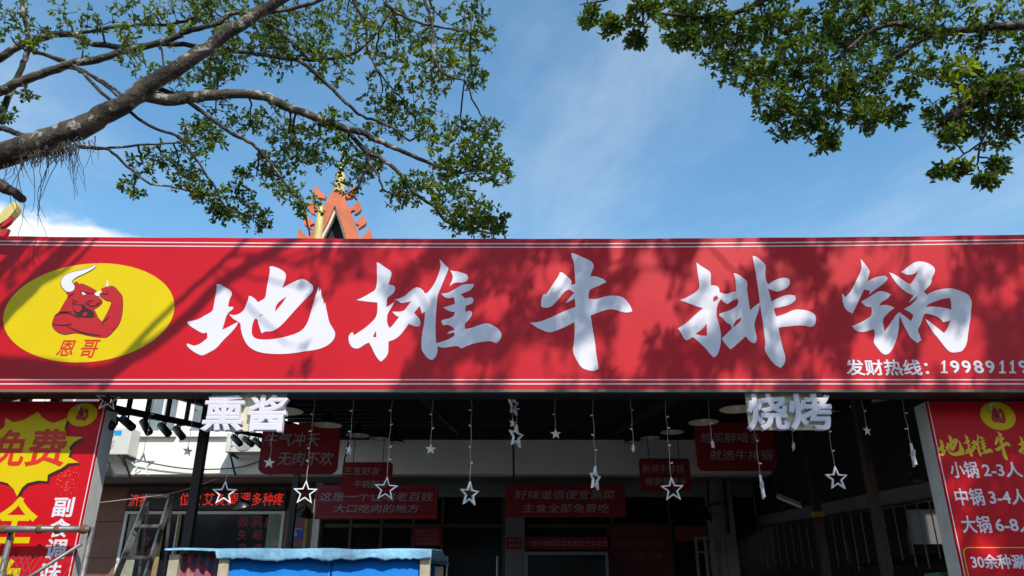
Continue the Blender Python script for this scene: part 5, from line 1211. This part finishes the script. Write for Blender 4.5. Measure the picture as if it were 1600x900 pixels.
RT.limb([at(1460, 52, 6.25), at(1380, 40, 6.2), at(1300, 100, 6.3), at(1255, 150, 6.3)], [0.03, 0.024, 0.016, 0.008])
RT.limb([at(1660, 38, 5.8), at(1560, -40, 5.7), at(1400, -60, 5.7), at(1250, -30, 5.8), at(1150, 20, 6.0), at(1060, 25, 6.0), at(1000, 10, 6.0)], [0.07, 0.06, 0.05, 0.04, 0.025, 0.015, 0.01])
RT.limb([at(1400, -60, 5.7), at(1300, -90, 5.6), at(1100, -60, 5.6), at(980, -10, 5.8), at(905, 8, 5.9)], [0.04, 0.03, 0.02, 0.012, 0.005])
RT.plimb([(1155, 30), (1152, 55), (1148, 78)], 6.0, 6.1, 5, 3); RT.plimb([(1545, 148), (1545, 190), (1530, 230), (1528, 262)], 6.1, 6.2, 6, 3); RT.plimb([(1530, 225), (1500, 245), (1470, 262)], 6.15, 6.2, 4, 2)
blobs = [(928,28,26,9),(958,42,22,9),(995,62,18,8),(1005,18,32,11),(1060,28,42,24),(1072,62,26,11),(1110,60,38,24),(1132,100,34,20),(1150,38,46,30),(1200,60,52,44),(1182,120,36,24),(1250,98,54,48),(1202,158,40,30),(1242,190,42,34),(1290,222,30,20),(1290,60,62,58),(1350,40,62,50),(1350,118,54,40),(1310,168,46,34),(1362,180,36,24),(1420,58,54,34),(1440,118,46,26),(1400,182,24,14),(1480,28,50,24),(1468,180,32,18),(1530,58,40,16),(1562,28,40,16),(1520,125,40,26),(1562,150,48,40),(1590,185,34,20),(1482,212,26,13),(1512,190,36,22),(1562,212,34,14),(1470,268,18,9),(1500,264,20,11),(1542,280,18,12),(1560,258,20,12),(1600,90,40,18),(1620,40,50,20),(1620,150,50,30),(1100,15,40,18),(1220,10,50,26),(1330,-5,50,24),(1450,-5,40,16),(1300,130,40,20)]
for x, y, r_, nt_ in blobs:
    lite = (x, y) in ((1480, 28), (1520, 125), (1562, 28), (1470, 180))
    RT.pblob(x, y, r_, 6.2 + 0.55 * (random.Random(x + y * 3).random() - 0.5), int(nt_ * (4.2 if x < 1090 else 2.2)), leaf=0.058, tone=0.6 if lite else random.Random(x * 3 + y).choice((0.28, 0.4, 0.52)))
for x, y in ((1500, 105), (1490, 112), (1515, 100), (1482, 120), (1505, 148)):   # pale young fern-like leaves on the limb
    RT.pblob(x, y, 12, 6.0, 3, leaf=0.10, tone=0.95, nl=(4, 7))
# crown above and behind the view, through which the sun reaches the sign
m0 = len(RT.pts)
RT.limb([j1, over(RT, 1830, 330, 5.5), over(RT, 1620, 308, 7.5), over(RT, 1350, 298, 8.8), over(RT, 1100, 300, 9.2), over(RT, 850, 306, 9.0), over(RT, 680, 315, 8.6)], [0.20, 0.14, 0.11, 0.08, 0.06, 0.04, 0.02])
RT.limb([over(RT, 1830, 330, 5.5), over(RT, 1760, 500, 5.2), over(RT, 1720, 700, 6.2), over(RT, 1760, 900, 7.2)], [0.10, 0.08, 0.05, 0.025])
RT.mark = m0 + 6
GAPS = [(1120,400,70,28),(1160,395,50,20),(1005,450,60,22),(990,520,70,25),(860,440,50,15),(900,575,60,20),(700,430,45,12),(650,470,60,14),(780,480,40,14),(590,570,90,40),(560,520,60,30),(820,560,50,16),(1060,490,34,18),(1150,590,50,14),(1240,485,30,20),(1310,420,30,12),(1430,400,80,30),(1470,410,50,22),(1365,560,60,35),(1340,590,30,20),(1480,550,60,24),(1520,545,45,18),(1560,400,20,12),(1545,470,30,12),(1590,440,20,12),(1270,570,40,15),(960,395,25,12),(1010,400,30,14),(740,580,50,14),(1200,520,30,10),
        (1480,690,40,16),(1560,650,40,15),(1520,770,60,22),(1590,760,40,18),(1500,610,40,12),(640,400,40,12)]
def in_gap(x, y, m_):
    for gx_, gy_, a_, b_ in GAPS:
        u_ = ((x - gx_) - (y - gy_)) * 0.7071; w_ = ((x - gx_) + (y - gy_)) * 0.7071
        if (u_ / (a_ * 0.75 + m_)) ** 2 + (w_ / (b_ + m_)) ** 2 < 1: return True
    return False
rg = random.Random(21)
cnt = 0; shade = []
SHADE_SEED = 3.7
for k in range(2500):
    x = rg.uniform(520, 1760); y = rg.uniform(345, 930); t = rg.uniform(4.6, 10.5)
    al = (x - y) * 0.7071; ac = (x + y) * 0.7071
    g = mnoise.noise(Vector((al / 150.0, ac / 62.0, SHADE_SEED))) + 0.5 * mnoise.noise(Vector((al / 60.0, ac / 34.0, SHADE_SEED + 5)))
    dens = 0.30 + 0.14 * min(1, max(0, (x - 640) / 500.0)) - (0.45 if x < 610 else 0)
    if y < 420: dens += 0.05
    if y > 620: dens += 0.2
    if g + dens < 0.0 or in_gap(x, y, 7): continue
    c = over(RT, x, y, t)
    while (c.z - CZ) < 1.15 * c.y: t += 0.25; c = over(RT, x, y, t)
    shade.append(c)
base_pts = [q[0] for q in RT.pts[RT.mark:]]
shade.sort(key=lambda c: min((c - q).length_squared for q in base_pts))
for c in shade:
    RT.blob(c, 0.11, 4, leaf=0.060, tone=0.3, nl=(5, 8)); RT.pts.append((c, 0.008)); cnt += 1
print('SHADE BLOBS', cnt)
RT.finish()

# ------------------------------------------------------------------ the other side of the street, behind the viewer
ob = thing('street_building', (0, -21, 0), 'plain grey three-storey building across the street behind the viewer', 'building')
B().box(-34, 34, -26, -21, 0, 7.5).build('wall', mat('grey_render', (0.34, 0.33, 0.31), 0.9, 0.1, 0.5), ob)
for st_ in range(3):
    for k in range(17):
        x = -32 + k * 4.0
        B().box(x - 0.9, x + 0.9, -20.99, -20.95, 0.9 + st_ * 2.4, 2.2 + st_ * 2.4).build('window', M_glass, ob)
